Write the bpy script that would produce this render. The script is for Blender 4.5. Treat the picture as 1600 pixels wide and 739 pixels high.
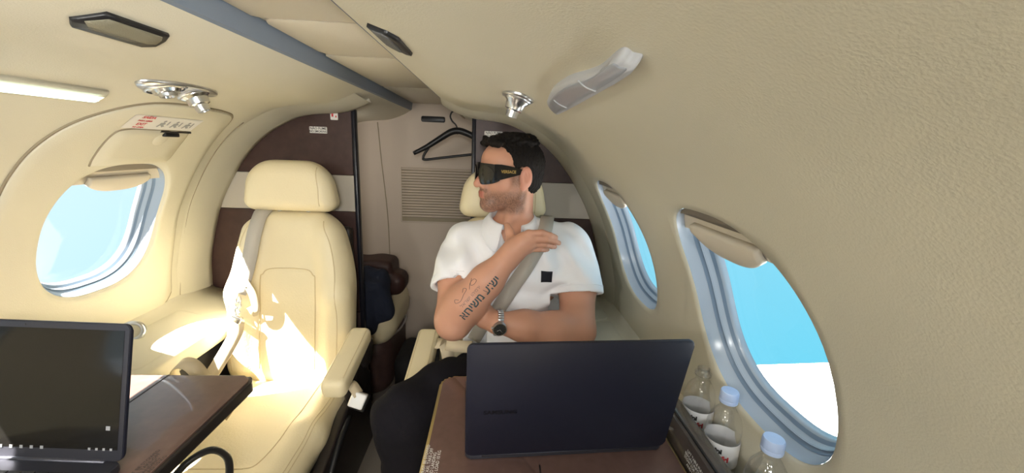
import bpy, bmesh, math, random
import numpy as np
from mathutils import Vector, Matrix
from mathutils.bvhtree import BVHTree

for o in list(bpy.data.objects):
    bpy.data.objects.remove(o, do_unlink=True)
SC = bpy.context.scene
COL = SC.collection
random.seed(4)
RNG = np.random.default_rng(7)

# ------------------------------------------------------------------ camera
cam = bpy.data.cameras.new('camera')
cam_o = bpy.data.objects.new('camera', cam)
COL.objects.link(cam_o)
cam.sensor_width = 36.0
cam.lens = 620.0 / 1600.0 * 36.0
cam.clip_start = 0.02
cam.clip_end = 500
YAW, PIT, ROL = math.radians(2.8), math.radians(12.5), math.radians(2.3)
fw = Vector((math.sin(YAW) * math.cos(PIT), math.cos(YAW) * math.cos(PIT), -math.sin(PIT)))
r0 = Vector((math.cos(YAW), -math.sin(YAW), 0))
u0 = r0.cross(fw)
rt = r0 * math.cos(ROL) + u0 * math.sin(ROL)
up = u0 * math.cos(ROL) - r0 * math.sin(ROL)
M3 = Matrix((rt, up, -fw)).transposed().to_4x4()
M3.translation = Vector((0.34, 0.0, 1.25))
cam_o.matrix_world = M3
SC.camera = cam_o

# ------------------------------------------------------------------ view, world, sun
SC.view_settings.view_transform = 'Standard'
SC.view_settings.look = 'None'
SC.view_settings.gamma = 1.0
SC.view_settings.use_curve_mapping = False
SC.view_settings.exposure = 0.0

SUN_DIR = Vector((0.60, 0.30, -0.80)).normalized()      # the way sunlight travels
world = bpy.data.worlds.new('sky')
SC.world = world
world.use_nodes = True
wn, wl = world.node_tree.nodes, world.node_tree.links
wn.clear()
w_out = wn.new('ShaderNodeOutputWorld')
w_bg = wn.new('ShaderNodeBackground')
w_tc = wn.new('ShaderNodeTexCoord')
w_dot = wn.new('ShaderNodeVectorMath'); w_dot.operation = 'DOT_PRODUCT'
w_dot.inputs[1].default_value = tuple(-SUN_DIR)
w_rmp = wn.new('ShaderNodeValToRGB')                      # deep cyan away from the sun, paler towards it
w_rmp.color_ramp.elements[0].position = 0.0
w_rmp.color_ramp.elements[0].color = (0.10, 0.62, 0.84, 1)
w_rmp.color_ramp.elements[1].position = 0.65
w_rmp.color_ramp.elements[1].color = (0.72, 0.92, 1.0, 1)
w_bg.inputs['Strength'].default_value = 1.15
wl.new(w_tc.outputs['Generated'], w_dot.inputs[0])
w_map = wn.new('ShaderNodeMath'); w_map.operation = 'MULTIPLY_ADD'
w_map.inputs[1].default_value = 0.5; w_map.inputs[2].default_value = 0.5
wl.new(w_dot.outputs['Value'], w_map.inputs[0])
wl.new(w_map.outputs[0], w_rmp.inputs['Fac'])
wl.new(w_rmp.outputs['Color'], w_bg.inputs['Color'])
wl.new(w_bg.outputs['Background'], w_out.inputs['Surface'])

sun_l = bpy.data.lights.new('sun', 'SUN')
sun_l.energy = 66.0
sun_l.angle = math.radians(0.6)
sun_l.color = (1.0, 0.95, 0.86)
sun_o = bpy.data.objects.new('sun', sun_l)
COL.objects.link(sun_o)
sun_o.location = (-3, -1.5, 5)
sun_o.rotation_euler = SUN_DIR.to_track_quat('-Z', 'Y').to_euler()

# ------------------------------------------------------------------ materials
MATS = {}
def mat(name, col, rough=0.5, metal=0.0, spec=0.5, bump=0.0, bscale=200.0, var=0.0, vscale=6.0,
        trans=0.0, ior=1.45, emit=None, estr=0.0, coat=0.0, sheen=0.0, alpha=1.0, detail=3.0, sss=0.0, attr=None, wave=None):
    m = bpy.data.materials.new(name)
    m.use_nodes = True
    n, l = m.node_tree.nodes, m.node_tree.links
    b = n['Principled BSDF']
    b.inputs['Base Color'].default_value = (*col, 1)
    b.inputs['Roughness'].default_value = rough
    b.inputs['Metallic'].default_value = metal
    b.inputs['Specular IOR Level'].default_value = spec
    b.inputs['IOR'].default_value = ior
    b.inputs['Transmission Weight'].default_value = trans
    b.inputs['Coat Weight'].default_value = coat
    b.inputs['Sheen Weight'].default_value = sheen
    b.inputs['Alpha'].default_value = alpha
    if sss:
        b.inputs['Subsurface Weight'].default_value = sss
        b.inputs['Subsurface Radius'].default_value = (0.012, 0.004, 0.002)
        b.inputs['Subsurface Scale'].default_value = 1.0
    if emit:
        b.inputs['Emission Color'].default_value = (*emit, 1)
        b.inputs['Emission Strength'].default_value = estr
    tc = n.new('ShaderNodeTexCoord')
    if attr:
        a = n.new('ShaderNodeAttribute'); a.attribute_name = attr
        l.new(a.outputs['Color'], b.inputs['Base Color'])
    elif var > 0:
        nz = n.new('ShaderNodeTexNoise')
        nz.inputs['Scale'].default_value = vscale
        nz.inputs['Detail'].default_value = 4
        cr = n.new('ShaderNodeValToRGB')
        cr.color_ramp.elements[0].position = 0.3
        cr.color_ramp.elements[1].position = 0.7
        cr.color_ramp.elements[0].color = (*[c * (1 - var) for c in col], 1)
        cr.color_ramp.elements[1].color = (*[min(1, c * (1 + var)) for c in col], 1)
        l.new(tc.outputs['Object'], nz.inputs['Vector'])
        l.new(nz.outputs['Fac'], cr.inputs['Fac'])
        l.new(cr.outputs['Color'], b.inputs['Base Color'])
    if bump > 0:
        if wave:
            nb = n.new('ShaderNodeTexWave')
            nb.inputs['Scale'].default_value = bscale
            out = nb.outputs['Fac']
        else:
            nb = n.new('ShaderNodeTexNoise')
            nb.inputs['Scale'].default_value = bscale
            nb.inputs['Detail'].default_value = detail
            out = nb.outputs['Fac']
        bp = n.new('ShaderNodeBump')
        bp.inputs['Strength'].default_value = bump
        bp.inputs['Distance'].default_value = 0.002
        l.new(tc.outputs['Object'], nb.inputs['Vector'])
        l.new(out, bp.inputs['Height'])
        l.new(bp.outputs['Normal'], b.inputs['Normal'])
    MATS[name] = m
    return m

mat('panel', (0.66, 0.622, 0.50), 0.55, bump=0.22, bscale=420, var=0.03, vscale=3, spec=0.35)
mat('headliner', (0.70, 0.645, 0.53), 0.6, bump=0.2, bscale=260, spec=0.3)
mat('aft_panel', (0.54, 0.455, 0.375), 0.65, bump=0.2, bscale=220, spec=0.3)
mat('seam', (0.30, 0.25, 0.17), 0.7)
mat('leather', (0.78, 0.68, 0.455), 0.42, bump=0.35, bscale=170, var=0.03, vscale=5, spec=0.45)
mat('leather_seam', (0.62, 0.50, 0.29), 0.6)
mat('brown_panel', (0.062, 0.034, 0.030), 0.42, var=0.15, vscale=30, spec=0.4)
mat('stripe', (0.50, 0.46, 0.40), 0.5)
mat('dark_edge', (0.012, 0.012, 0.018), 0.3)
mat('laminate', (0.115, 0.064, 0.052), 0.36, var=0.10, vscale=60, spec=0.5, coat=0.3)
mat('dark_trim', (0.018, 0.014, 0.013), 0.4)
mat('edge_glint', (0.55, 0.44, 0.20), 0.35, metal=0.8)  # gold colour stands in for light caught on the dark table edge
mat('black_plastic', (0.012, 0.012, 0.013), 0.38)
mat('charcoal', (0.035, 0.034, 0.038), 0.5)
mat('chrome', (0.72, 0.73, 0.75), 0.24, metal=1.0)
mat('steel', (0.62, 0.63, 0.66), 0.3, metal=1.0)
mat('carpet', (0.27, 0.23, 0.19), 0.95, bump=0.8, bscale=500)
mat('strip_grey', (0.20, 0.24, 0.30), 0.5)
mat('lens_grey', (0.36, 0.38, 0.42), 0.28)
mat('lens_rim', (0.50, 0.51, 0.54), 0.5)
mat('led', (0.9, 1.0, 0.95), 0.4, emit=(0.82, 1.0, 0.90), estr=1.6)
mat('mesh_beige', (0.26, 0.24, 0.17), 0.6, bump=0.8, bscale=900)
mat('mesh_dark', (0.12, 0.12, 0.12), 0.6, bump=0.8, bscale=900)
mat('window_frame', (0.37, 0.42, 0.49), 0.22, spec=0.6)
mat('window_gasket', (0.16, 0.22, 0.30), 0.35)
mat('shade', (0.66, 0.60, 0.50), 0.5)
mat('recess_shadow', (0.22, 0.19, 0.15), 0.6)
mat('white', (0.85, 0.85, 0.84), 0.4)
mat('paper', (0.78, 0.76, 0.72), 0.6)
mat('red_ink', (0.60, 0.04, 0.05), 0.6)
mat('black_ink', (0.02, 0.02, 0.02), 0.6)
mat('grey_ink', (0.35, 0.35, 0.36), 0.6)
mat('wing', (0.88, 0.88, 0.90), 0.35)
mat('lid', (0.010, 0.011, 0.022), 0.42, spec=0.5)
mat('laptop_grey', (0.06, 0.06, 0.075), 0.35, metal=0.6)
mat('screen', (0.006, 0.0055, 0.005), 0.10, spec=0.5, emit=(0.05, 0.04, 0.03), estr=0.12)
mat('logo_dark', (0.004, 0.004, 0.006), 0.3)
mat('icon_glow', (0.2, 0.2, 0.2), 0.5, emit=(0.5, 0.5, 0.5), estr=0.25)
mat('belt', (0.62, 0.52, 0.36), 0.6, bump=0.5, bscale=900)
mat('belt_grey', (0.50, 0.46, 0.40), 0.6, bump=0.5, bscale=900)
mat('polo', (0.90, 0.90, 0.93), 0.85, bump=0.35, bscale=900, sheen=0.2)
mat('trouser', (0.008, 0.007, 0.010), 0.9, spec=0.2, bump=0.4, bscale=700)
mat('hair', (0.008, 0.006, 0.005), 0.75, spec=0.25, bump=0.9, bscale=160, detail=6)
mat('skin', (0.6, 0.35, 0.25), 0.48, attr='Col', bump=0.12, bscale=400, sss=0.08, spec=0.4)
mat('tattoo', (0.045, 0.075, 0.085), 0.6)
mat('tattoo_faint', (0.14, 0.11, 0.10), 0.6)
mat('glasses', (0.006, 0.006, 0.007), 0.12, spec=0.6)
mat('glasses_lens', (0.018, 0.016, 0.012), 0.06, spec=0.8)
mat('gold', (0.90, 0.68, 0.28), 0.25, metal=1.0)
mat('cap_blue', (0.50, 0.62, 0.90), 0.4, trans=0.1)
mat('label', (0.85, 0.85, 0.86), 0.45)
mat('navy_cloth', (0.012, 0.016, 0.032), 0.9, bump=0.6, bscale=120)
mat('bag_brown', (0.035, 0.013, 0.010), 0.55, bump=0.3, bscale=200)
mat('black_cloth', (0.012, 0.011, 0.012), 0.8, bump=0.4, bscale=200)

def thin_glass(name, tint, refl=0.06, rough=0.0):
    """a pane too thin to bend light: mostly see-through, a little mirror"""
    m = bpy.data.materials.new(name); m.use_nodes = True
    n, l = m.node_tree.nodes, m.node_tree.links
    n.clear()
    o = n.new('ShaderNodeOutputMaterial'); mx = n.new('ShaderNodeMixShader')
    t = n.new('ShaderNodeBsdfTransparent'); g = n.new('ShaderNodeBsdfGlossy')
    lw = n.new('ShaderNodeLayerWeight'); lw.inputs['Blend'].default_value = 0.5
    pw = n.new('ShaderNodeMath'); pw.operation = 'POWER'; pw.inputs[1].default_value = 5.0
    mm = n.new('ShaderNodeMath'); mm.operation = 'MULTIPLY_ADD'
    mm.inputs[1].default_value = 0.6; mm.inputs[2].default_value = refl
    t.inputs['Color'].default_value = (*tint, 1)
    g.inputs['Roughness'].default_value = rough
    l.new(lw.outputs['Facing'], pw.inputs[0]); l.new(pw.outputs[0], mm.inputs[0]); l.new(mm.outputs[0], mx.inputs['Fac'])
    l.new(t.outputs[0], mx.inputs[1]); l.new(g.outputs[0], mx.inputs[2])
    l.new(mx.outputs[0], o.inputs['Surface'])
    MATS[name] = m
thin_glass('pane', (0.97, 0.985, 1.0), 0.02)
thin_glass('bottle_plastic', (0.975, 0.98, 0.99), 0.08, 0.06)

# ------------------------------------------------------------------ helpers
def tag(o, label=None, cat=None, group=None, kind=None):
    if label: o['label'] = label
    if cat: o['category'] = cat
    if group: o['group'] = group
    if kind: o['kind'] = kind
    return o

def empty(name, loc=(0, 0, 0), label=None, cat=None, group=None):
    o = bpy.data.objects.new(name, None)
    o.empty_display_size = 0.05
    COL.objects.link(o)
    o.location = loc
    return tag(o, label, cat, group)

def new(name, verts, faces, m, parent=None, smooth=True, angle=None):
    me = bpy.data.meshes.new(name)
    V = np.asarray(verts, dtype=float)
    if parent is not None:
        V = V - np.array(wloc(parent))
    me.from_pydata(V.tolist(), [], [list(map(int, f)) for f in faces])
    me.materials.append(MATS[m])
    bm = bmesh.new(); bm.from_mesh(me)
    bmesh.ops.recalc_face_normals(bm, faces=bm.faces)
    bm.to_mesh(me); bm.free()
    if smooth:
        me.polygons.foreach_set('use_smooth', [True] * len(me.polygons))
        if angle:
            me.set_sharp_from_angle(angle=math.radians(angle))
    me.update()
    o = bpy.data.objects.new(name, me)
    COL.objects.link(o)
    if parent is not None:
        o.parent = parent
    return o

def wloc(o):
    v = Vector((0, 0, 0))
    while o is not None:
        v += o.location
        o = o.parent
    return v

def recenter(o):
    """put a top-level mesh's origin at its base centre"""
    me = o.data
    n = len(me.vertices)
    a = np.empty(n * 3); me.vertices.foreach_get('co', a); a = a.reshape(-1, 3)
    c = np.array([(a[:, 0].min() + a[:, 0].max()) / 2, (a[:, 1].min() + a[:, 1].max()) / 2, a[:, 2].min()])
    me.vertices.foreach_set('co', (a - c).ravel()); me.update()
    o.location = c
    return o

def rbox(c, s, r=0.004, seg=2, rot=None):
    """rounded box -> verts, faces in world"""
    bm = bmesh.new()
    bmesh.ops.create_cube(bm, size=1)
    for v in bm.verts:
        v.co = Vector((v.co.x * s[0], v.co.y * s[1], v.co.z * s[2]))
    if r > 0:
        bmesh.ops.bevel(bm, geom=list(bm.edges), offset=min(r, min(s) * 0.49), segments=seg, affect='EDGES', profile=0.5)
    if rot is not None:
        bmesh.ops.rotate(bm, verts=bm.verts, cent=(0, 0, 0), matrix=rot)
    bm.verts.index_update()
    V = [tuple(v.co + Vector(c)) for v in bm.verts]
    Fs = [[v.index for v in f.verts] for f in bm.faces]
    bm.free()
    return V, Fs

def join(*parts):
    V, Fs = [], []
    for v, f in parts:
        k = len(V); V += [tuple(x) for x in v]; Fs += [[i + k for i in q] for q in f]
    return V, Fs

def prism(poly, h0, h1, ax, ay, az, org, r=0.0, seg=2):
    """2D outline (u,v) extruded between h0..h1 along az, with rounded rims"""
    bm = bmesh.new()
    ax, ay, az, org = map(Vector, (ax, ay, az, org))
    lo = [bm.verts.new(org + ax * u + ay * v + az * h0) for u, v in poly]
    hi = [bm.verts.new(org + ax * u + ay * v + az * h1) for u, v in poly]
    n = len(poly)
    bm.faces.new(lo[::-1]); top = bm.faces.new(hi)
    for i in range(n):
        bm.faces.new((lo[i], lo[(i + 1) % n], hi[(i + 1) % n], hi[i]))
    if r > 0:
        es = [e for e in bm.edges if (e.verts[0] in hi) == (e.verts[1] in hi)]
        bmesh.ops.bevel(bm, geom=es, offset=r, segments=seg, affect='EDGES', profile=0.5)
    bm.verts.index_update()
    V = [tuple(v.co) for v in bm.verts]; Fs = [[v.index for v in f.verts] for f in bm.faces]
    bm.free()
    return V, Fs

def rrect(w, h, r, n=6, cx=0, cy=0):
    pts = []
    for (sx, sy, a0) in ((1, 1, 0), (-1, 1, 90), (-1, -1, 180), (1, -1, 270)):
        for i in range(n + 1):
            a = math.radians(a0 + 90 * i / n)
            pts.append((cx + sx * (w / 2 - r) + r * math.cos(a), cy + sy * (h / 2 - r) + r * math.sin(a)))
    return pts

def tube(path, rad, n=8, closed=False, caps=True):
    P = [Vector(p) for p in path]
    m = len(P)
    R = rad if hasattr(rad, '__len__') else [rad] * m
    V, Fs = [], []
    prev = None
    for i in range(m):
        if closed:
            t = (P[(i + 1) % m] - P[i - 1])
        else:
            t = P[min(i + 1, m - 1)] - P[max(i - 1, 0)]
        t.normalize()
        if prev is None:
            a = Vector((0, 0, 1)) if abs(t.z) < 0.9 else Vector((1, 0, 0))
            s = t.cross(a).normalized()
        else:
            s = (prev - t * prev.dot(t)).normalized()
        prev = s
        b = t.cross(s)
        for k in range(n):
            a = 2 * math.pi * k / n
            V.append(tuple(P[i] + (s * math.cos(a) + b * math.sin(a)) * R[i]))
    for i in range(m if closed else m - 1):
        j = (i + 1) % m
        for k in range(n):
            Fs.append([i * n + k, i * n + (k + 1) % n, j * n + (k + 1) % n, j * n + k])
    if caps and not closed:
        Fs.append([k for k in range(n)][::-1]); Fs.append([(m - 1) * n + k for k in range(n)])
    return V, Fs

def lathe(prof, c, n=24, axis=(0, 0, 1)):
    """prof: list of (r, h) along axis"""
    ax = Vector(axis).normalized()
    a = Vector((1, 0, 0)) if abs(ax.x) < 0.9 else Vector((0, 1, 0))
    s = ax.cross(a).normalized(); b = ax.cross(s)
    V, Fs = [], []
    c = Vector(c)
    for r, h in prof:
        for k in range(n):
            t = 2 * math.pi * k / n
            V.append(tuple(c + ax * h + (s * math.cos(t) + b * math.sin(t)) * r))
    for i in range(len(prof) - 1):
        for k in range(n):
            Fs.append([i * n + k, i * n + (k + 1) % n, (i + 1) * n + (k + 1) % n, (i + 1) * n + k])
    return V, Fs

def catmull(P, k=8, closed=False):
    P = [np.array(p, float) for p in P]
    out = []
    n = len(P)
    rng = range(n) if closed else range(n - 1)
    for i in rng:
        if closed:
            a, b, c, d = P[i - 1], P[i], P[(i + 1) % n], P[(i + 2) % n]
        else:
            b, c = P[i], P[i + 1]
            a = P[i - 1] if i > 0 else 2 * b - c
            d = P[i + 2] if i + 2 < n else 2 * c - b
        for j in range(k):
            t = j / k
            out.append(0.5 * (2 * b + (c - a) * t + (2 * a - 5 * b + 4 * c - d) * t * t + (3 * b - a - 3 * c + d) * t ** 3))
    if not closed:
        out.append(P[-1])
    return [tuple(p) for p in out]

def ribbon(path, nrm, width, th=0.0015, widths=None):
    """flat strap along path; nrm = outward direction per point or one vector"""
    m = len(path)
    P = [Vector(p) for p in path]
    N = [Vector(q) for q in nrm] if hasattr(nrm[0], '__len__') else [Vector(nrm)] * m
    V, Fs = [], []
    for i in range(m):
        t = (P[min(i + 1, m - 1)] - P[max(i - 1, 0)]).normalized()
        s = t.cross(N[i]).normalized()
        nn = s.cross(t).normalized()
        w = (widths[i] if widths else width) / 2
        for q in (P[i] - s * w + nn * th, P[i] + s * w + nn * th, P[i] + s * w - nn * th, P[i] - s * w - nn * th):
            V.append(tuple(q))
    for i in range(m - 1):
        for k in range(4):
            Fs.append([i * 4 + k, i * 4 + (k + 1) % 4, i * 4 + 4 + (k + 1) % 4, i * 4 + 4 + k])
    Fs.append([3, 2, 1, 0]); Fs.append([(m - 1) * 4 + k for k in range(4)])
    return V, Fs

def text_geo(body, size, align='CENTER', shear=0.0, bold=0.0):
    cu = bpy.data.curves.new('t', 'FONT')
    cu.body = body; cu.size = size; cu.align_x = align; cu.align_y = 'CENTER'
    cu.shear = shear; cu.offset = bold; cu.resolution_u = 3
    ob = bpy.data.objects.new('t', cu)
    COL.objects.link(ob)
    dg = bpy.context.evaluated_depsgraph_get()
    me = bpy.data.meshes.new_from_object(ob.evaluated_get(dg))
    V = [tuple(v.co) for v in me.vertices]
    Fs = [list(p.vertices) for p in me.polygons]
    bpy.data.objects.remove(ob); bpy.data.curves.remove(cu); bpy.data.meshes.remove(me)
    return V, Fs

def flat_text(body, size, org, ax, ay, bold=0.0, off=0.0):
    V, Fs = text_geo(body, size, bold=bold)
    ax, ay, org = Vector(ax).normalized(), Vector(ay).normalized(), Vector(org)
    n = ax.cross(ay)
    return [tuple(org + ax * v[0] + ay * v[1] + n * off) for v in V], Fs

# ---- implicit surfaces -------------------------------------------------
class SDF:
    def __init__(s, lo, hi, res):
        s.lo = np.array(lo, float); s.res = res
        s.n = np.ceil((np.array(hi, float) - s.lo) / res).astype(int) + 1
        s.D = np.full(tuple(s.n), 1.0, np.float32)
        s.ax = [(s.lo[i] + res * np.arange(s.n[i])).astype(np.float32) for i in range(3)]
    def sub(s, lo, hi):
        sl = []
        for i in range(3):
            a = max(0, int(math.floor((lo[i] - s.lo[i]) / s.res)))
            b = min(int(s.n[i]), int(math.ceil((hi[i] - s.lo[i]) / s.res)) + 1)
            sl.append(slice(a, max(a, b)))
        return tuple(sl)
    def pts(s, sl):
        return (s.ax[0][sl[0]][:, None, None], s.ax[1][sl[1]][None, :, None], s.ax[2][sl[2]][None, None, :])
    def add(s, d, sl, k=0.0):
        A = s.D[sl]
        if k > 0:
            h = np.maximum(k - np.abs(A - d), 0) / k
            s.D[sl] = np.minimum(A, d) - h * h * k * 0.25
        else:
            s.D[sl] = np.minimum(A, d)
    def cut(s, d, sl, k=0.0):
        A = s.D[sl]; d = -d
        if k > 0:
            h = np.maximum(k - np.abs(A - d), 0) / k
            s.D[sl] = np.maximum(A, d) + h * h * k * 0.25
        else:
            s.D[sl] = np.maximum(A, d)
    def op(s, d, sl, k, cut):
        (s.cut if cut else s.add)(d, sl, k)
    def cap(s, a, b, r1, r2=None, k=0.0, cut=False):
        r2 = r1 if r2 is None else r2
        a = np.array(a, float); b = np.array(b, float); R = max(r1, r2) + k + 3 * s.res
        sl = s.sub(np.minimum(a, b) - R, np.maximum(a, b) + R)
        x, y, z = s.pts(sl)
        ba = b - a; L = max(float(ba @ ba), 1e-12)
        t = np.clip(((x - a[0]) * ba[0] + (y - a[1]) * ba[1] + (z - a[2]) * ba[2]) / L, 0, 1)
        d = np.sqrt((x - a[0] - t * ba[0]) ** 2 + (y - a[1] - t * ba[1]) ** 2 + (z - a[2] - t * ba[2]) ** 2) - (r1 + (r2 - r1) * t)
        s.op(d.astype(np.float32), sl, k, cut)
    def chain(s, pts, rads, k=0.0, cut=False):
        for i in range(len(pts) - 1):
            s.cap(pts[i], pts[i + 1], rads[i], rads[i + 1], k, cut)
    def ell(s, c, r, k=0.0, M=None, cut=False):
        """ellipsoid; M rows = local axes"""
        c = np.array(c, float); r = np.array(r, float); R = r.max() + k + 3 * s.res
        sl = s.sub(c - R, c + R)
        x, y, z = s.pts(sl); x = x - c[0]; y = y - c[1]; z = z - c[2]
        M = np.eye(3) if M is None else np.array(M)
        q = [(M[i, 0] * x + M[i, 1] * y + M[i, 2] * z) for i in range(3)]
        k0 = np.sqrt(sum((q[i] / r[i]) ** 2 for i in range(3)))
        k1 = np.sqrt(sum((q[i] / r[i] ** 2) ** 2 for i in range(3)))
        d = k0 * (k0 - 1.0) / np.maximum(k1, 1e-6)
        d = np.where(k0 < 1e-3, -r.min(), d)
        s.op(d.astype(np.float32), sl, k, cut)
    def box(s, c, h, rad, k=0.0, M=None, cut=False, taper=None):
        c = np.array(c, float); h = np.array(h, float); R = np.linalg.norm(h) + k + 3 * s.res
        sl = s.sub(c - R, c + R)
        x, y, z = s.pts(sl); x = x - c[0]; y = y - c[1]; z = z - c[2]
        M = np.eye(3) if M is None else np.array(M)
        q = [(M[i, 0] * x + M[i, 1] * y + M[i, 2] * z) for i in range(3)]
        hx = h[0]
        if taper is not None:
            hx = taper(q[2])
        q0 = np.abs(q[0]) - (hx - rad); q1 = np.abs(q[1]) - (h[1] - rad); q2 = np.abs(q[2]) - (h[2] - rad)
        d = np.sqrt(np.maximum(q0, 0) ** 2 + np.maximum(q1, 0) ** 2 + np.maximum(q2, 0) ** 2) + np.minimum(np.maximum(q0, np.maximum(q1, q2)), 0) - rad
        s.op(d.astype(np.float32), sl, k, cut)
    def slab(s, c, hx, hz, hy, r2, r, k=0.0, M=None):
        """rounded outline in local x/z (corner radius r2), padded edge radius r over half depth hy; hx may be a function of z"""
        c = np.array(c, float); R = (0.4 if callable(hx) else math.hypot(hx, hz)) + hy + 3 * s.res
        sl = s.sub(c - R, c + R)
        x, y, z = s.pts(sl); x = x - c[0]; y = y - c[1]; z = z - c[2]
        M = np.eye(3) if M is None else np.array(M)
        q = [(M[i, 0] * x + M[i, 1] * y + M[i, 2] * z) for i in range(3)]
        w = hx(q[2]) if callable(hx) else hx
        rr = r2(q[2]) if callable(r2) else r2
        a = np.abs(q[0]) - (w - rr); b = np.abs(q[2]) - (hz - rr)
        d2 = np.sqrt(np.maximum(a, 0) ** 2 + np.maximum(b, 0) ** 2) + np.minimum(np.maximum(a, b), 0) - rr
        e = d2 + r; g = np.abs(q[1]) - hy + r
        d = np.sqrt(np.maximum(e, 0) ** 2 + np.maximum(g, 0) ** 2) + np.minimum(np.maximum(e, g), 0) - r
        s.op((d + 0 * q[0]).astype(np.float32), sl, k, False)
    def plane_cut(s, p, n, k=0.0, lo=None, hi=None):
        """remove everything on the side n points to"""
        sl = s.sub(s.lo if lo is None else lo, (s.lo + s.n * s.res) if hi is None else hi)
        x, y, z = s.pts(sl)
        n = np.array(n, float); n /= np.linalg.norm(n)
        d = -((x - p[0]) * n[0] + (y - p[1]) * n[1] + (z - p[2]) * n[2])
        s.cut(d.astype(np.float32), sl, k)
    def warp(s, fn, lo=None, hi=None):
        sl = s.sub(s.lo if lo is None else lo, (s.lo + s.n * s.res) if hi is None else hi)
        x, y, z = s.pts(sl)
        s.D[sl] = s.D[sl] + fn(x, y, z).astype(np.float32)
    def mesh(s):
        D = s.D
        D[0] = D[-1] = 1; D[:, 0] = D[:, -1] = 1; D[:, :, 0] = D[:, :, -1] = 1
        S = D < 0
        nx, ny, nz = D.shape
        cs = np.zeros((nx - 1, ny - 1, nz - 1), np.int8)
        for i in (0, 1):
            for j in (0, 1):
                for k in (0, 1):
                    cs += S[i:nx - 1 + i, j:ny - 1 + j, k:nz - 1 + k]
        act = (cs > 0) & (cs < 8)
        idx = np.argwhere(act)
        ids = np.full(act.shape, -1, np.int64)
        ids[act] = np.arange(len(idx))
        acc = np.zeros((len(idx), 3)); cnt = np.zeros(len(idx))
        cor = [(i, j, k) for i in (0, 1) for j in (0, 1) for k in (0, 1)]
        val = {c: D[idx[:, 0] + c[0], idx[:, 1] + c[1], idx[:, 2] + c[2]].astype(float) for c in cor}
        for c in cor:
            for a in range(3):
                if c[a] == 0:
                    c2 = list(c); c2[a] = 1; c2 = tuple(c2)
                    v0, v1 = val[c], val[c2]
                    m = (v0 < 0) != (v1 < 0)
                    t = np.where(m, v0 / np.where(m, v0 - v1, 1), 0)
                    p = np.array(c, float)[None, :].repeat(len(idx), 0)
                    p[:, a] += t
                    acc[m] += p[m]; cnt[m] += 1
        V = s.lo + (idx + acc / np.maximum(cnt, 1)[:, None]) * s.res
        Fs = []
        for a in range(3):
            b, c = (a + 1) % 3, (a + 2) % 3
            sl0 = [slice(None)] * 3; sl1 = [slice(None)] * 3
            sl0[a] = slice(0, -1); sl1[a] = slice(1, None)
            A0 = S[tuple(sl0)]; A1 = S[tuple(sl1)]
            e = np.argwhere(A0 != A1)
            fl = A0[tuple(e.T)]
            ok = (e[:, b] > 0) & (e[:, c] > 0) & (e[:, b] < D.shape[b] - 1) & (e[:, c] < D.shape[c] - 1)
            e = e[ok]; fl = fl[ok]
            q = []
            for (db, dc) in ((-1, -1), (0, -1), (0, 0), (-1, 0)):
                f = e.copy(); f[:, b] += db; f[:, c] += dc
                q.append(ids[tuple(f.T)])
            q = np.stack(q, 1)
            q[~fl] = q[~fl][:, ::-1]
            Fs.append(q)
        Fs = np.concatenate(Fs)
        # one light smoothing pass takes the grid steps out
        for lam in (0.5, 0.5, -0.35):
            nb = np.zeros_like(V); nc = np.zeros(len(V))
            for i in range(4):
                np.add.at(nb, Fs[:, i], V[Fs[:, (i + 1) % 4]]); np.add.at(nc, Fs[:, i], 1)
                np.add.at(nb, Fs[:, i], V[Fs[:, (i + 3) % 4]]); np.add.at(nc, Fs[:, i], 1)
            V = V + lam * (nb / np.maximum(nc, 1)[:, None] - V)
        return V, Fs
    def obj(s, name, m, parent=None):
        V, Fs = s.mesh()
        me = bpy.data.meshes.new(name)
        if parent is not None:
            V = V - np.array(wloc(parent))
        me.from_pydata(V.tolist(), [], Fs.tolist())
        me.materials.append(MATS[m])
        me.polygons.foreach_set('use_smooth', [True] * len(me.polygons))
        me.update()
        o = bpy.data.objects.new(name, me)
        COL.objects.link(o)
        if parent is not None:
            o.parent = parent
        return o

def bvh_of(o):
    off = wloc(o)
    V = [v.co + off for v in o.data.vertices]
    return BVHTree.FromPolygons(V, [list(p.vertices) for p in o.data.polygons])

# ================================================================== CABIN SHELL
_P = np.array([(.12, 1.43), (.17, 1.40), (.245, 1.375), (.376, 1.36), (.463, 1.327), (.552, 1.27), (.63, 1.19), (.698, 1.09),
      (.755, .975), (.805, .80), (.818, .70), (.82, .60), (.81, .45), (.77, .20), (.70, 0.0)])
_pp = np.array(catmull(_P, 10))
_sl = np.concatenate([[0], np.cumsum(np.linalg.norm(np.diff(_pp, axis=0), axis=1))])
S_MAX = _sl[-1]
def prof(s):
    return np.interp(s, _sl, _pp[:, 0]), np.interp(s, _sl, _pp[:, 1])
def prof_n(s):
    x0, z0 = prof(s - 0.012); x1, z1 = prof(s + 0.012)
    tx, tz = x1 - x0, z1 - z0
    L = math.hypot(tx, tz)
    return -tz / L, tx / L            # points outboard (x > 0 side)
def s_of_z(z):
    return float(np.interp(-z, -_pp[:, 1], _sl))
def WP(side, y, s, d=0.0):
    """point on a side wall: station y, arc length s from the ceiling channel, d outboard of the surface"""
    x, z = prof(s)
    if d:
        nx, nz = prof_n(s)
        x += nx * d; z += nz * d
    return (side * float(x), y, float(z))
def WN(side, s):
    nx, nz = prof_n(s)
    return Vector((-side * nx, 0, -nz))   # into the cabin

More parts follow.
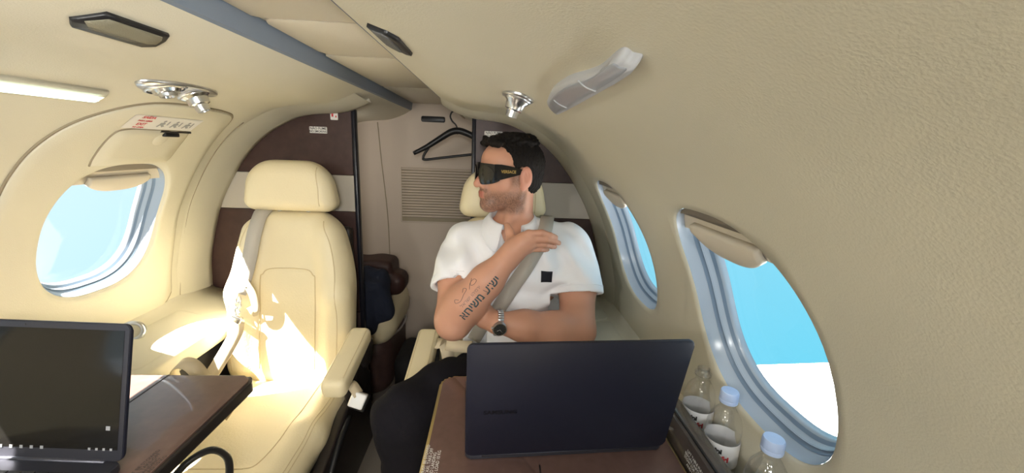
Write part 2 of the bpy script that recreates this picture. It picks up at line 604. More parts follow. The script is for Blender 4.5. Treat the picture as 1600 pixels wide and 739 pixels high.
Y_F, Y_B, Y_A = -1.6, 1.6, 2.25          # front wall, closet bulkhead, aft wall
W_SC = (s_of_z(.795) + s_of_z(1.168)) / 2
W_HS = (s_of_z(.795) - s_of_z(1.168)) / 2
W_HY = 0.173
WIN_Y = (-0.54, 0.02, 0.578, 1.145)
CELL = 0.225; CS = W_HS + 0.05
NS = 24
def w_out(t, sc=1.0, n=2.7):
    c, s_ = math.cos(t), math.sin(t)
    return (sc * W_HY * math.copysign(abs(c) ** (2 / n), c), sc * W_HS * math.copysign(abs(s_) ** (2 / n), s_))
def rect_ring():
    """4*NS points round the cell rectangle, anticlockwise from the corner (-,-)"""
    r = []
    for i in range(NS): r.append((-CELL + 2 * CELL * i / NS, -CS))
    for i in range(NS): r.append((CELL, -CS + 2 * CS * i / NS))
    for i in range(NS): r.append((CELL - 2 * CELL * i / NS, CS))
    for i in range(NS): r.append((-CELL, CS - 2 * CS * i / NS))
    return r
RR = rect_ring()
WT = [math.atan2(b / CS, a / CELL) for a, b in RR]

def side_wall(side, name):
    V, Fs = [], []
    cache = {}
    def vid(y, s, d=0.0):
        k = (round(y, 4), round(s, 4), round(d, 4))
        if k not in cache:
            cache[k] = len(V); V.append(WP(side, y, s, d))
        return cache[k]
    s_top = [W_SC - CS - (W_SC - CS) * i / 26 for i in range(27)][::-1]
    s_mid = [W_SC - CS + 2 * CS * i / NS for i in range(NS + 1)]
    s_bot = [W_SC + CS + (S_MAX - W_SC - CS) * i / 20 for i in range(21)]
    def grid(ys, ss):
        for i in range(len(ys) - 1):
            for j in range(len(ss) - 1):
                Fs.append([vid(ys[i], ss[j]), vid(ys[i + 1], ss[j]), vid(ys[i + 1], ss[j + 1]), vid(ys[i], ss[j + 1])])
    edges = [Y_F]
    for wy in WIN_Y:
        edges += [wy - CELL, wy + CELL]
    edges.append(Y_A)
    for k in range(len(edges) - 1):
        a, b = edges[k], edges[k + 1]
        if k % 2 == 1:
            ys = [a + (b - a) * i / NS for i in range(NS + 1)]
            grid(ys, s_top); grid(ys, s_bot)
            wy = WIN_Y[(k - 1) // 2]
            rings = []
            for f in (0, .25, .5, .75, 1.0):
                ring = []
                for q, t in zip(RR, WT):
                    wo = w_out(t, 1.0)
                    ring.append(vid(wy + q[0] * (1 - f) + wo[0] * f, W_SC + q[1] * (1 - f) + wo[1] * f))
                rings.append(ring)
            rings.append([vid(wy + w_out(t, .985)[0], W_SC + w_out(t, .985)[1], .006) for t in WT])
            n = len(RR)
            for r in range(len(rings) - 1):
                for i in range(n):
                    j = (i + 1) % n
                    Fs.append([rings[r][i], rings[r][j], rings[r + 1][j], rings[r + 1][i]])
        else:
            m = max(1, int((b - a) / 0.05))
            ys = [a + (b - a) * i / m for i in range(m + 1)]
            grid(ys, s_top + s_mid[1:] + s_bot[1:])
    o = new(name, V, Fs, 'panel')
    tag(o, kind='structure')
    return o
wall_l = side_wall(-1, 'wall_left')
wall_r = side_wall(1, 'wall_right')
wall_l['label'] = 'cream curved cabin side panel around the escape hatch window'
wall_r['label'] = 'cream curved cabin side panel around the two oval windows'

def ring_strip(rings):
    V, Fs = [], []
    n = len(rings[0])
    for r in rings: V += r
    for k in range(len(rings) - 1):
        for i in range(n):
            j = (i + 1) % n
            Fs.append([k * n + i, k * n + j, (k + 1) * n + j, (k + 1) * n + i])
    return V, Fs
TT = [2 * math.pi * i / 72 for i in range(72)]
def wring(side, wy, sc, d):
    return [WP(side, wy + w_out(t, sc)[0], W_SC + w_out(t, sc)[1], d) for t in TT]
wcount = 0
def window(side, wy, drop, tab=True):
    """drop: how far down the shade hangs, as a share of the height"""
    global wcount
    wcount += 1
    V, Fs = ring_strip([wring(side, wy, .985, .004), wring(side, wy, .978, .014), wring(side, wy, .955, .026), wring(side, wy, .948, .030)])
    root = new('window_%d' % wcount, V, Fs, 'window_frame')
    tag(root, kind='structure')
    V, Fs = ring_strip([wring(side, wy, .950, .027), wring(side, wy, .940, .034), wring(side, wy, .925, .036)])
    new('gasket', V, Fs, 'window_gasket', root)
    V, Fs = ring_strip([wring(side, wy, .928, .034), wring(side, wy, .915, .046), wring(side, wy, .895, .052), wring(side, wy, .885, .055), wring(side, wy, .88, .066), wring(side, wy, 1.15, .066)])
    new('outer_frame', V, Fs, 'window_frame', root)
    V, Fs = ring_strip([wring(side, wy, .914, .0455), wring(side, wy, .904, .049), wring(side, wy, .896, .0515)])
    new('gasket', V, Fs, 'window_gasket', root)
    # pane: a fan of rings
    rr = [wring(side, wy, f, .056) for f in (.89, .6, .3, .02)]
    V, Fs = ring_strip(rr); Fs.append(list(range(len(V) - 72, len(V))))
    new('pane', V, Fs, 'pane', root)
    # shade: a slab sliding down behind the opening
    def shade_pts(d, extra):
        V, Fs = [], []
        nu, nv = 32, 10
        for i in range(nu + 1):
            a = -1 + 2 * i / nu
            yy = a * W_HY * .97
            top = -W_HS * .985 * (1 - abs(a * .985) ** 2.7) ** (1 / 2.7)
            hump = extra * math.exp(-(a / .42) ** 4)
            bot = max(top + .002, -W_HS + 2 * W_HS * drop + hump)
            for j in range(nv + 1):
                V.append(WP(side, wy + yy, W_SC + top + (bot - top) * j / nv, d))
        for i in range(nu):
            for j in range(nv):
                Fs.append([i * (nv + 1) + j, (i + 1) * (nv + 1) + j, (i + 1) * (nv + 1) + j + 1, i * (nv + 1) + j + 1])
        return V, Fs
    A = shade_pts(.018, 0.0); B = shade_pts(.022, 0.0)
    sh = new('shade', *join(A, B), 'shade', root)
    if tab:
        # pull tab with its rounded lower lip
        V, Fs = [], []
        nu, nv = 28, 8
        base = -W_HS + 2 * W_HS * drop
        for d in (.008, .018):
            for i in range(nu + 1):
                a = -1 + 2 * i / nu
                w = .52 * W_HY
                lo = base + .024 * (1 - abs(a) ** 2.6) ** .8 - .002
                hi = base - .022
                for j in range(nv + 1):
                    V.append(WP(side, wy + a * w, W_SC + hi + (lo - hi) * j / nv, d - .003 * math.sin(math.pi * j / nv)))
        q = (nu + 1) * (nv + 1)
        for h in (0, q):
            for i in range(nu):
                for j in range(nv):
                    Fs.append([h + i * (nv + 1) + j, h + (i + 1) * (nv + 1) + j, h + (i + 1) * (nv + 1) + j + 1, h + i * (nv + 1) + j + 1])
        for i in range(nu):
            for j in (0, nv):
                Fs.append([i * (nv + 1) + j, (i + 1) * (nv + 1) + j, q + (i + 1) * (nv + 1) + j, q + i * (nv + 1) + j])
        for i in (0, nu):
            for j in range(nv):
                a0 = i * (nv + 1) + j
                Fs.append([a0, a0 + 1, q + a0 + 1, q + a0])
        new('shade_tab', V, Fs, 'shade', root)
        # dark band whose colour stands for the shadowed recess above the shade
        V, Fs = [], []
        for d in (.010, .016):
            for a in np.linspace(-.86, .86, 25):
                top = W_SC - W_HS * .98 * (1 - abs(a) ** 2.7) ** (1 / 2.7)
                bot = max(top + .001, W_SC - W_HS * .86)
                for j in range(4): V.append(WP(side, wy + a * W_HY, top + (bot - top) * j / 3, d))
        for h in (0, 100):
            for i in range(24):
                for j in range(3): Fs.append([h + i * 4 + j, h + i * 4 + 4 + j, h + i * 4 + 5 + j, h + i * 4 + 1 + j])
        for i in range(24): Fs.append([i * 4 + 3, i * 4 + 7, 100 + i * 4 + 7, 100 + i * 4 + 3])
        new('recess_shadow_band', V, Fs, 'recess_shadow', root)
    return root
w1 = window(-1, WIN_Y[3], .175); w1['label'] = 'oval window in the left hatch, shade slightly lowered'
w2 = window(1, WIN_Y[3], .175); w2['label'] = 'oval window beside the seated man, small in view'
w3 = window(1, WIN_Y[2], .175); w3['label'] = 'large near oval window with a white wing outside'
for sd, wy, dr in ((-1, WIN_Y[2], .24), (-1, WIN_Y[1], .1), (-1, WIN_Y[0], .1), (1, WIN_Y[1], .1), (1, WIN_Y[0], .1)):
    w = window(sd, wy, dr, tab=False); w['label'] = 'oval cabin window forward of the tables'

# ceiling: flat middle panels above a shallow channel
def sheet(name, xs, ys, fz, m, kind='structure', parent=None):
    V = [(x, y, fz(x, y)) for y in ys for x in xs]; n = len(xs)
    Fs = [[j * n + i, j * n + i + 1, (j + 1) * n + i + 1, (j + 1) * n + i] for j in range(len(ys) - 1) for i in range(n - 1)]
    o = new(name, V, Fs, m, parent)
    if parent is None: tag(o, kind=kind)
    return o
ceil = sheet('ceiling', np.linspace(-.135, .135, 9), np.linspace(Y_F, Y_A, 40), lambda x, y: 1.476 - .25 * x * x, 'headliner')
ceil['label'] = 'cream flat ceiling panel between the two overhead panels'
def cpanel(x0, x1, y0, y1, r):
    w, h = x1 - x0, y1 - y0
    V, Fs = prism(rrect(w, h, r, 6, (x0 + x1) / 2, (y0 + y1) / 2), 1.4655, 1.472, (1, 0, 0), (0, 1, 0), (0, 0, 1), (0, 0, 0), .003)
    new('ceiling_panel', V, Fs, 'headliner', ceil, angle=40)
cpanel(-.105, .108, .82, 1.115, .035)
cpanel(-.108, .108, 1.119, 1.655, .01)
cpanel(-.108, .108, 1.66, 2.24, .01)
cpanel(-.108, .108, .05, .814, .01)
cpanel(-.108, .108, -1.5, .044, .01)
for sd, nm in ((-1, 'trim_1'), (1, 'trim_2')):
    V, Fs = [], []
    pr = [(.112, 1.478), (.1125, 1.462), (.116, 1.432), (.122, 1.428), (.126, 1.440), (.126, 1.478)]
    for y in (Y_F, Y_A):
        for x, z in pr: V.append((sd * x, y, z))
    k = len(pr)
    Fs = [[i, i + 1, k + i + 1, k + i] for i in range(k - 1)]
    t = new(nm, V, Fs, 'strip_grey', angle=30); tag(t, 'long blue-grey strip along the %s side of the ceiling channel' % ('left' if sd < 0 else 'right'), kind='structure')

# floor
fl = sheet('floor', np.linspace(-.8, .8, 5), np.linspace(Y_F, Y_A, 5), lambda x, y: 0.0, 'carpet')
fl['label'] = 'dark carpet on the cabin floor'

# aft wall
aw = sheet('wall_back', np.linspace(-.84, .84, 3), (Y_A, Y_A + .02), lambda x, y: 0.0, 'aft_panel')
me = aw.data; bpy.data.objects.remove(aw)
V, Fs = rbox((0, Y_A + .01, .74), (1.7, .02, 1.5), 0)
aw = new('wall_back', V, Fs, 'aft_panel', smooth=False); tag(aw, 'beige rear wall behind the aisle opening', kind='structure')
# front wall: frame around the wide opening into the flight deck
fwl = join(rbox((0, Y_F - .01, .35), (1.7, .02, .70), 0), rbox((-.70, Y_F - .01, 1.1), (.30, .02, .80), 0), rbox((.70, Y_F - .01, 1.1), (.30, .02, .80), 0), rbox((0, Y_F - .01, 1.44), (1.7, .02, .10), 0))
fo = new('wall_front', *fwl, 'panel', smooth=False); tag(fo, 'front cabin bulkhead around the flight deck opening', kind='structure')

# ---- closets: brown bulkhead panels either side of the aisle
def closet(side, x_in, name, label):
    top = [prof(s) for s in np.linspace(.005, s_of_z(.30), 60)]
    outl = [(side * float(x) * .985, float(z) * 1 - .004) for x, z in top if x >= abs(x_in)]
    outl = [(x_in, outl[0][1])] + outl
    low = .55
    o2 = [p for p in outl if p[1] > low] 
    xl = o2[-1][0]
    # lower outboard corner is rounded above the side ledge
    cr = .07
    o2 = [p for p in o2 if p[1] > low + cr]
    arc = [(xl - side * cr + side * cr * math.cos(a), low + cr - cr * math.sin(a)) for a in np.linspace(0, math.pi / 2, 8)]
    poly = o2 + arc + [(x_in, low)]
    def clip(poly, zlo, zhi):
        def half(P, z0, keep_above):
            out = []
            for i in range(len(P)):
                a, b = P[i], P[(i + 1) % len(P)]
                ia = (a[1] >= z0) == keep_above or a[1] == z0
                ib = (b[1] >= z0) == keep_above or b[1] == z0
                if ia: out.append(a)
                if ia != ib:
                    t = (z0 - a[1]) / (b[1] - a[1]); out.append((a[0] + t * (b[0] - a[0]), z0))
            return out
        return half(half(poly, zlo, True), zhi, False)
    root = empty(name, (side * .5, Y_B + .02, 0), None, None)
    tag(root, kind='structure', label=label)
    ex = ((1, 0, 0), (0, 0, 1), (0, -1, 0), (0, Y_B, 0))
    for (a, b, nm, m) in ((1.121, 1.5, 'upper_panel', 'brown_panel'), (.977, 1.121, 'pale_band', 'stripe'), (low, .977, 'lower_panel', 'brown_panel')):
        V, Fs = prism(clip(poly, a + .0005, b - .0005), -.02, 0.0, *ex, .0015, 1)
        new(nm, V, Fs, m, root, angle=30)
    # body below and the aisle side
    new('base_panel', *rbox((side * .51, Y_B + .012, .27), (.60, .02, .545), .002), 'brown_panel', root)
    new('edge_strip', *rbox((x_in - side * .008, Y_B + .012, .69), (.016, .03, 1.365), .004), 'dark_edge', root)
    new('aisle_side', *rbox((x_in + side * .006, Y_B + .040, .69), (.014, .04, 1.36), .002), 'aft_panel', root)
    return root
cl = closet(-1, -.215, 'trim_3', 'dark brown closet panel with pale band behind the empty seat')
cr_ = closet(1, .262, 'trim_4', 'dark brown closet panel with pale band behind the man')
# beige curved trim hugging the closet edge on the side walls
for sd, nm in ((-1, 'trim_5'), (1, 'trim_6')):
    ss = np.linspace(.03, s_of_z(.56), 50)
    V, Fs = [], []
    pr = [(.0, Y_B - .16), (-.010, Y_B - .10), (-.018, Y_B - .03), (-.018, Y_B - .004), (0, Y_B)]
    for s in ss:
        for d, y in pr: V.append(WP(sd, y, s, d))
    k = len(pr)
    Fs = [[i * k + j, i * k + j + 1, (i + 1) * k + j + 1, (i + 1) * k + j] for i in range(len(ss) - 1) for j in range(k - 1)]
    t = new(nm, V, Fs, 'panel'); tag(t, 'cream moulding along the %s closet edge' % ('left' if sd < 0 else 'right'), kind='structure')

# ---- aft compartment
# seam, slot, louvred vent on the aft wall
new('wall_seam', *tube(catmull([(-.300, Y_A - .001, 1.36), (-.285, Y_A - .001, 1.15), (-.258, Y_A - .001, .8), (-.255, Y_A - .001, .3)], 8), .0025, 6), 'seam', aw)
V, Fs = prism(rrect(.128, .030, .008), 0, .006, (1, 0, 0), (0, 0, 1), (0, -1, 0), (-.002, Y_A, 1.387), .003)
so = new('wall_slot', V, Fs, 'black_plastic'); tag(so, 'small black slot high on the rear wall', 'vent'); recenter(so)
vent = empty('louvre_vent', (.05, Y_A, .83), 'beige louvred air vent on the rear wall under the hanger', 'vent')
new('vent_frame', *prism(rrect(.50, .32, .012, 4, .062, .975), 0, .004, (1, 0, 0), (0, 0, 1), (0, -1, 0), (0, Y_A, 0), .002), 'aft_panel', vent)
new('vent_gap_shade', *rbox((.062, Y_A - .0045, .975), (.480, .003, .300), 0), 'seam', vent, smooth=False)  # dark backing plate imitates the shade in the gaps between slats
zz = 1.118
while zz > .84:
    new('slat', *rbox((.062, Y_A - .010, zz), (.475, .010, .0095), .003, 1, Matrix.Rotation(.4, 3, 'X')), 'aft_panel', vent)
    zz -= .0155
# escape hatch (left): raised panel round the window, its handle cover, placard
HO = [(.863, 1.114), (.866, 1.161), (.875, 1.207), (.90, 1.255), (.941, 1.290), (.996, 1.315), (1.052, 1.324), (1.15, 1.326), (1.267, 1.322), (1.338, 1.308),
      (1.375, 1.25), (1.392, 1.118), (1.40, .952), (1.405, .846), (1.405, .729), (1.395, .688), (1.34, .655), (1.2, .640), (1.05, .638), (.93, .645), (.885, .68), (.868, .75), (.862, .9)]
HO = [(y, s_of_z(z)) for y, z in HO]
HOc = catmull(HO, 6, True)
ang = [math.atan2(b - W_SC, a - WIN_Y[3]) for a, b in HOc]
o_ = np.argsort(ang); HOc = [HOc[i] for i in o_]; ang = np.array(ang)[o_]
rad = np.array([math.hypot(a - WIN_Y[3], b - W_SC) for a, b in HOc])
def hatch_r(t):
    return float(np.interp(t, np.concatenate([ang - 2 * math.pi, ang, ang + 2 * math.pi]), np.tile(rad, 3)))
V, Fs = [], []
N = 160
rings = []
for f, d in ((1.004, 0), (1.0, -.004), (.985, -.006), (.8, -.006), (.6, -.006), (.4, -.006), (.2, -.006), (.08, -.006), (.03, -.004), (0.0, .003)):
    ring = []
    for i in range(N):
        t = -math.pi + 2 * math.pi * i / N
        R = hatch_r(t)
        c, s_ = math.cos(t), math.sin(t)
        n_ = 2.7
        wr = 1.0 / ((abs(c) / W_HY) ** n_ + (abs(s_) / W_HS) ** n_) ** (1 / n_)
        q = wr + (R - wr) * f
        ring.append(WP(-1, WIN_Y[3] + q * c, W_SC + q * s_, d))
    rings.append(ring)
V, Fs = ring_strip(rings)
hatch = new('door_1', V, Fs, 'panel'); tag(hatch, 'cream escape hatch panel framing the left window', kind='structure')
new('hatch_gasket', *tube([WP(-1, WIN_Y[3] + hatch_r(t) * 1.008 * math.cos(t), W_SC + hatch_r(t) * 1.008 * math.sin(t), -.0005) for t in np.linspace(-math.pi, math.pi, 200)[:-1]], .003, 6, True), 'seam', hatch)
# handle cover
hy = [(1.012, 1.172), (1.008, 1.195), (1.010, 1.250), (1.035, 1.264), (1.10, 1.266), (1.21, 1.266), (1.238, 1.252), (1.243, 1.195), (1.235, 1.176)]
hs = [(y, s_of_z(z)) for y, z in catmull(hy, 5)]
def patch(outl, d0, d1, name, m, parent, side=-1):
    """a thin raised plate following the wall"""
    cy = (min(p[0] for p in outl) + max(p[0] for p in outl)) / 2; cs = (min(p[1] for p in outl) + max(p[1] for p in outl)) / 2
    rings = []
    for f, d in ((1, d0), (1, d1 * .5 + d0 * .5), (.985, d1), (.6, d1), (.3, d1), (.02, d1)):
        rings.append([WP(side, cy + (a - cy) * f, cs + (b - cs) * f, d) for a, b in outl])
    V, Fs = ring_strip(rings); Fs.append(list(range(len(V) - len(outl), len(V))))
    return new(name, V, Fs, m, parent)
patch(hs, -.004, -.0095, 'handle_cover', 'panel', hatch)
new('cover_seam', *tube([WP(-1, a, b, -.0065) for a, b in hs], .0022, 6), 'seam', hatch)
new('handle_slot', *tube([WP(-1, y, s_of_z(1.2645), -.0085) for y in np.linspace(1.13, 1.235, 12)], .0035, 6), 'dark_trim', hatch)
new('handle_notch', *rbox(WP(-1, 1.17, s_of_z(1.258), -.011), (.012, .05, .012), .003), 'black_plastic', hatch)
new('finger_pull', *lathe([(.0, .004), (.014, .0035), (.022, .001), (.025, -.001)], WP(-1, 1.155, s_of_z(1.243), -.009), 20, WN(-1, s_of_z(1.243))), 'panel', hatch)

def wall_plate(name, side, y0, y1, z0, z1, d, m, th=.0012):
    V, Fs = [], []
    ny, nz = 10, 6
    for k, dd in enumerate((d, d + th)):
        for i in range(ny + 1):
            for j in range(nz + 1):
                V.append(WP(side, y0 + (y1 - y0) * i / ny, s_of_z(z0) + (s_of_z(z1) - s_of_z(z0)) * j / nz, dd))
    q = (ny + 1) * (nz + 1)
    for h in (0, q):
        for i in range(ny):
            for j in range(nz):
                a = h + i * (nz + 1) + j
                Fs.append([a, a + nz + 1, a + nz + 2, a + 1])
    return V, Fs
def wall_text(body, size, side, yc, zc, d, bold=0.0, sx=1.0):
    V, Fs = text_geo(body, size, bold=bold)
    sc = s_of_z(zc)
    # reading direction follows +y on the left wall
    return [WP(side, yc + v[0] * sx * (1 if side < 0 else -1), sc - v[1], d) for v in V], Fs
pl = new('exit_placard', *wall_plate('p', -1, 1.012, 1.232, 1.2675, 1.299, -.0075, 'paper'), 'paper')
tag(pl, 'white exit placard with red lettering above the hatch handle', 'sign')
pl_r = [('SAÍDA', .0135, 1.053, 1.2955), ('PARA ABRIR', .0075, 1.053, 1.2872), ('EXIT', .0135, 1.053, 1.2790), ('TO OPEN', .0075, 1.053, 1.2712)]
for t, sz, yc, zc in pl_r:
    new('lettering', *wall_text(t, sz, -1, yc, zc, -.0082, .0004), 'red_ink', pl, smooth=False)
for i in range(3):
    yc = 1.115 + i * .042
    sc = s_of_z(1.283)
    def icon(pts): return [WP(-1, yc + a, sc - b, -.0082) for a, b in pts]
    # a small crouching figure at the hatch: head, bent body, leg
    hd = [(-.004 + .0045 * math.cos(a), .011 + .0045 * math.sin(a)) for a in np.linspace(0, 2 * math.pi, 12)[:-1]]
    bd = [(-.012, .004), (-.002, .007), (.006 + .002 * i, .001), (.002, -.004), (.010, -.010), (.004, -.014), (-.006, -.006), (-.010, -.014), (-.015, -.012), (-.012, -.003)]
    bx = [(.009, .012), (.014, .012), (.016, -.004 - .003 * i), (.011, -.004 - .003 * i)]
    V = icon(hd) + icon(bd) + icon(bx)
    new('pictogram', V, [list(range(11)), list(range(11, 21)), list(range(21, 25))], 'grey_ink', pl, smooth=False)
recenter_done = True
# more panel seams on the left wall
for pts in ([(1.422, 1.30), (1.44, 1.15), (1.45, .95), (1.452, .75), (1.445, .66)],):
    new('panel_seam', *tube([WP(-1, y, s_of_z(z), -.0002) for y, z in catmull(pts, 8)], .0018, 6), 'seam', wall_l)

# ---- added ceiling fill lamps, built as domes out of view to brighten the cabin
def fill_dome(x, y, label):
    root = empty('fill_dome', (x, y, 1.455), label, 'light', 'added ceiling fill lamps')
    new('rim', *lathe([(.075, .010), (.078, .004), (.075, 0.0), (.066, -.001)], (x, y, 1.456), 32), 'steel', root)
    new('lens', *lathe([(.066, 0), (.045, -.007), (.0005, -.010)], (x, y, 1.456), 32), 'led', root)
    la = bpy.data.lights.new('fill_dome_lamp', 'AREA')
    la.shape = 'DISK'; la.size = .12; la.energy = 2.4; la.color = (1.0, .96, .90)
    lo_ = bpy.data.objects.new('fill_dome_lamp', la); COL.objects.link(lo_)
    lo_.parent = root; lo_.location = (0, 0, -.014)
for y, lb_ in ((-.35, 'added ceiling fill lamp nearest the tables'), (-.85, 'added ceiling fill lamp between the other two'), (-1.3, 'added ceiling fill lamp nearest the flight deck')):
    fill_dome(0, y, lb_)

def fill_spot(x, y, aim, w, label):  # added out of view to brighten the seats and the man
    """added fill spot, built as an aimable round lamp in the overhead panel"""
    P0 = Vector((x, y, 1.352))
    d = (Vector(aim) - P0).normalized()
    root = empty('fill_spot', P0, label, 'light', 'added overhead fill spots')
    new('socket', *lathe([(.046, .018), (.050, .006), (.046, -.004), (.036, -.006)], P0, 28), 'steel', root)
    new('lamp_head', *lathe([(.0005, -.012), (.026, -.008), (.032, .006), (.034, .022), (.030, .024)], P0 + Vector((0, 0, -.004)), 28, d), 'steel', root)
    new('lens', *lathe([(.031, .023), (.018, .026), (.0005, .027)], P0 + Vector((0, 0, -.004)), 28, d), 'led', root)
    la = bpy.data.lights.new('fill_spot_bulb', 'SPOT')
    la.energy = w; la.spot_size = math.radians(95); la.spot_blend = 1.0; la.shadow_soft_size = .05; la.color = (1.0, .98, .94)
    lo_ = bpy.data.objects.new('fill_spot_bulb', la); COL.objects.link(lo_)
    lo_.parent = root; lo_.location = d * .085 + Vector((0, 0, -.004))
    lo_.rotation_euler = d.to_track_quat('-Z', 'Y').to_euler()
fill_spot(.40, -.30, (-.62, 1.20, 1.05), 38, 'added right overhead fill spot aimed across at the empty seat')
fill_spot(.40, -.85, (.25, 1.25, .95), 26, 'added right overhead fill spot farther forward')
fill_spot(-.40, -.45, (.25, 1.3, .95), 20, 'added left overhead fill spot aimed at the man')
# unseen fill lamp added behind the left closet to brighten the rear wall
vl = empty('aft_fill_light', (-.45, Y_B + .05, 1.18), 'small added fill lamp on the back of the left closet', 'light')
new('housing', *rbox((-.45, Y_B + .040, 1.20), (.20, .030, .05), .008), 'white', vl)
new('lens', *rbox((-.45, Y_B + .058, 1.20), (.18, .008, .034), .004), 'led', vl)
la = bpy.data.lights.new('aft_fill_bulb', 'AREA'); la.shape = 'RECTANGLE'; la.size = .18; la.size_y = .034; la.energy = .85; la.color = (1, .93, .85)
lo_ = bpy.data.objects.new('aft_fill_bulb', la); COL.objects.link(lo_); lo_.parent = vl; lo_.location = (0, .016, .02); lo_.rotation_euler = (math.radians(-90), 0, 0)
lo_.rotation_euler = Vector((0, 1, -.1)).to_track_quat('-Z', 'Y').to_euler()

def s_of_x(x):
    k = int(np.argmax(_pp[:, 0]))
    return float(np.interp(x, _pp[:k, 0], _sl[:k]))

# ================================================================== OUTSIDE
wv, wf = [], []
# white wing below the right windows: root by the fuselage, trailing edge straight across
for x, yl, yt, z, th in ((1.05, -.4, 2.12, -.02, .16), (2.5, .0, 2.14, .04, .10), (5.0, .7, 2.16, .16, .05)):
    for t in np.linspace(0, 1, 9):
        wv.append((x, yl + (yt - yl) * t, z + th * .5 * math.sin(math.pi * min(1, t + .12)) ** .7))
    for t in np.linspace(1, 0, 9):
        wv.append((x, yl + (yt - yl) * t, z - th * .5 * math.sin(math.pi * min(1, t * .9 + .05)) ** .7))
for k in range(2):
    for i in range(18):
        wf.append([k * 18 + i, k * 18 + (i + 1) % 18, k * 18 + 18 + (i + 1) % 18, k * 18 + 18 + i])
wf.append(list(range(18))); wf.append(list(range(36, 54)))
wing = new('aircraft_wing', wv, wf, 'wing', angle=50)
tag(wing, 'white aircraft wing seen low through the near right window', 'wing'); recenter(wing)
new('flap_fairing', *tube([(1.80, 1.7, .03), (1.80, 2.0, .08), (1.80, 2.14, .115), (1.72, 2.24, .16)], [.02, .05, .03, .004], 10), 'wing', wing)

# ================================================================== OVERHEAD FITTINGS
def outl_patch(pts, side, k=5):
    return [(y, s_of_x(x)) for y, x in catmull(pts, k, True)] if k > 1 else [(y, s_of_x(x)) for y, x in pts]
def scale_out(o, fy, fs):
    cy = (min(p[0] for p in o) + max(p[0] for p in o)) / 2; cs = (min(p[1] for p in o) + max(p[1] for p in o)) / 2
    return [(cy + (a - cy) * fy, cs + (b - cs) * fs) for a, b in o]
def speaker(side, y0, y1, x0, x1, label, mm):
    c = (y1 - y0)
    pts = [(y0 + .14 * c, x0), (y1 - .10 * c, x0), (y1 - .03 * c, x0 + .3 * (x1 - x0)), (y1, x0 + .75 * (x1 - x0)), (y1 - .10 * c, x1), (y0 + .10 * c, x1), (y0, x0 + .7 * (x1 - x0))]
    o = []
    base = outl_patch(pts, side, 1)
    n = len(base)
    for i in range(n):
        for j in range(6):
            o.append((base[i][0] + (base[(i + 1) % n][0] - base[i][0]) * j / 6, base[i][1] + (base[(i + 1) % n][1] - base[i][1]) * j / 6))
    root = patch(o, 0, -.005, 'speaker_grille', 'black_plastic', None, side)
    tag(root, label, 'speaker'); 
    patch([(a, b - .0035) for a, b in scale_out(o, .86, .56)], -.0048, -.0065, 'grille_mesh', mm, root, side)
    return root
speaker(-1, .565, .695, .166, .210, 'black framed beige mesh speaker grille on the left overhead panel', 'mesh_beige')
speaker(1, .545, .655, .172, .212, 'black framed dark speaker grille right of the ceiling channel', 'mesh_dark')

led = new('reading_light_strip', *wall_plate('l', -1, .20, .878, 1.3290, 1.3180, -.012, 'led', .012), 'led', smooth=False)
tag(led, 'glowing white light strip at the upper left edge', 'light')
for i in range(13):
    y = .86 - i * .05
    new('led_cell', *rbox(WP(-1, y, s_of_z(1.3235), -.0125), (.007, .030, .006), .003), 'led', led)
patch([(y, s_of_z(z)) for y, z in ((.20, 1.3335), (.5, 1.3335), (.885, 1.3335), (.895, 1.326), (.89, 1.3150), (.5, 1.3130), (.2, 1.3130))], 0, -.007, 'strip_rim', 'panel', led)

# right light: silver lens with a wavy upper edge
lo = catmull([(.790, .4625), (.66, .4635), (.52, .4630), (.36, .4610), (.352, .452), (.358, .4435), (.42, .4440), (.46, .4400), (.53, .4300), (.63, .4260), (.72, .4310), (.775, .4430), (.795, .4560)], 5, True)
lo = [(y, s_of_x(x)) for y, x in lo]
rl = patch(lo, 0, -.012, 'wall_light', 'lens_rim', None, 1)
tag(rl, 'silver wavy-edged wall light on the right overhead panel', 'light')
patch(scale_out(lo, .95, .74), -.0115, -.0135, 'lens', 'lens_grey', rl, 1)
for yy in (.47, .66):
    pth = [WP(1, yy + .01 * math.sin(t * 3), s_of_x(.436 + .022 * t), -.014) for t in np.linspace(0, 1, 6)]
    new('lens_joint', *tube(pth, .0012, 5), 'lens_rim', rl)

def gasper(side, y, x, ry, rs, nozz, label):
    s0 = s_of_x(x)
    N_ = WN(side, s0)
    P0 = Vector(WP(side, y, s0))
    root = empty('air_nozzle', P0, label, 'air vent')
    o = [(y + ry * math.cos(t), s0 + rs * math.sin(t)) for t in np.linspace(0, 2 * math.pi, 33)[:-1]]
    patch(o, 0, -.006, 'bezel', 'steel', root, side)
    for (dy, ds, R, L, tilt) in nozz:
        c = Vector(WP(side, y + dy, s0 + ds, -.004))
        ax = (N_ + Vector((-side * tilt, tilt * .4, -.4 * tilt))).normalized()
        nz = new('nozzle', *lathe([(R * 1.25, 0), (R * 1.2, L * .18), (R * .95, L * .30), (R * .85, L * .62), (R * .62, L * .68), (R * .56, L), (R * .42, L), (R * .36, L * .8), (0.0005, L * .8)], c, 24, ax), 'chrome', root, angle=40)
        new('rim', *lathe([(R * 1.38, -.001), (R * 1.38, .004), (R * 1.2, .006)], c, 24, ax), 'steel', nz)
    return root
gasper(-1, 1.0, .392, .112, .040, ((-.040, .004, .029, .020, 0), (.050, .008, .026, .044, .2)), 'chrome double air nozzle on the left overhead panel')
gasper(1, .868, .384, .045, .034, ((0.0, .0, .022, .042, .1),), 'chrome air nozzle overhead of the man')

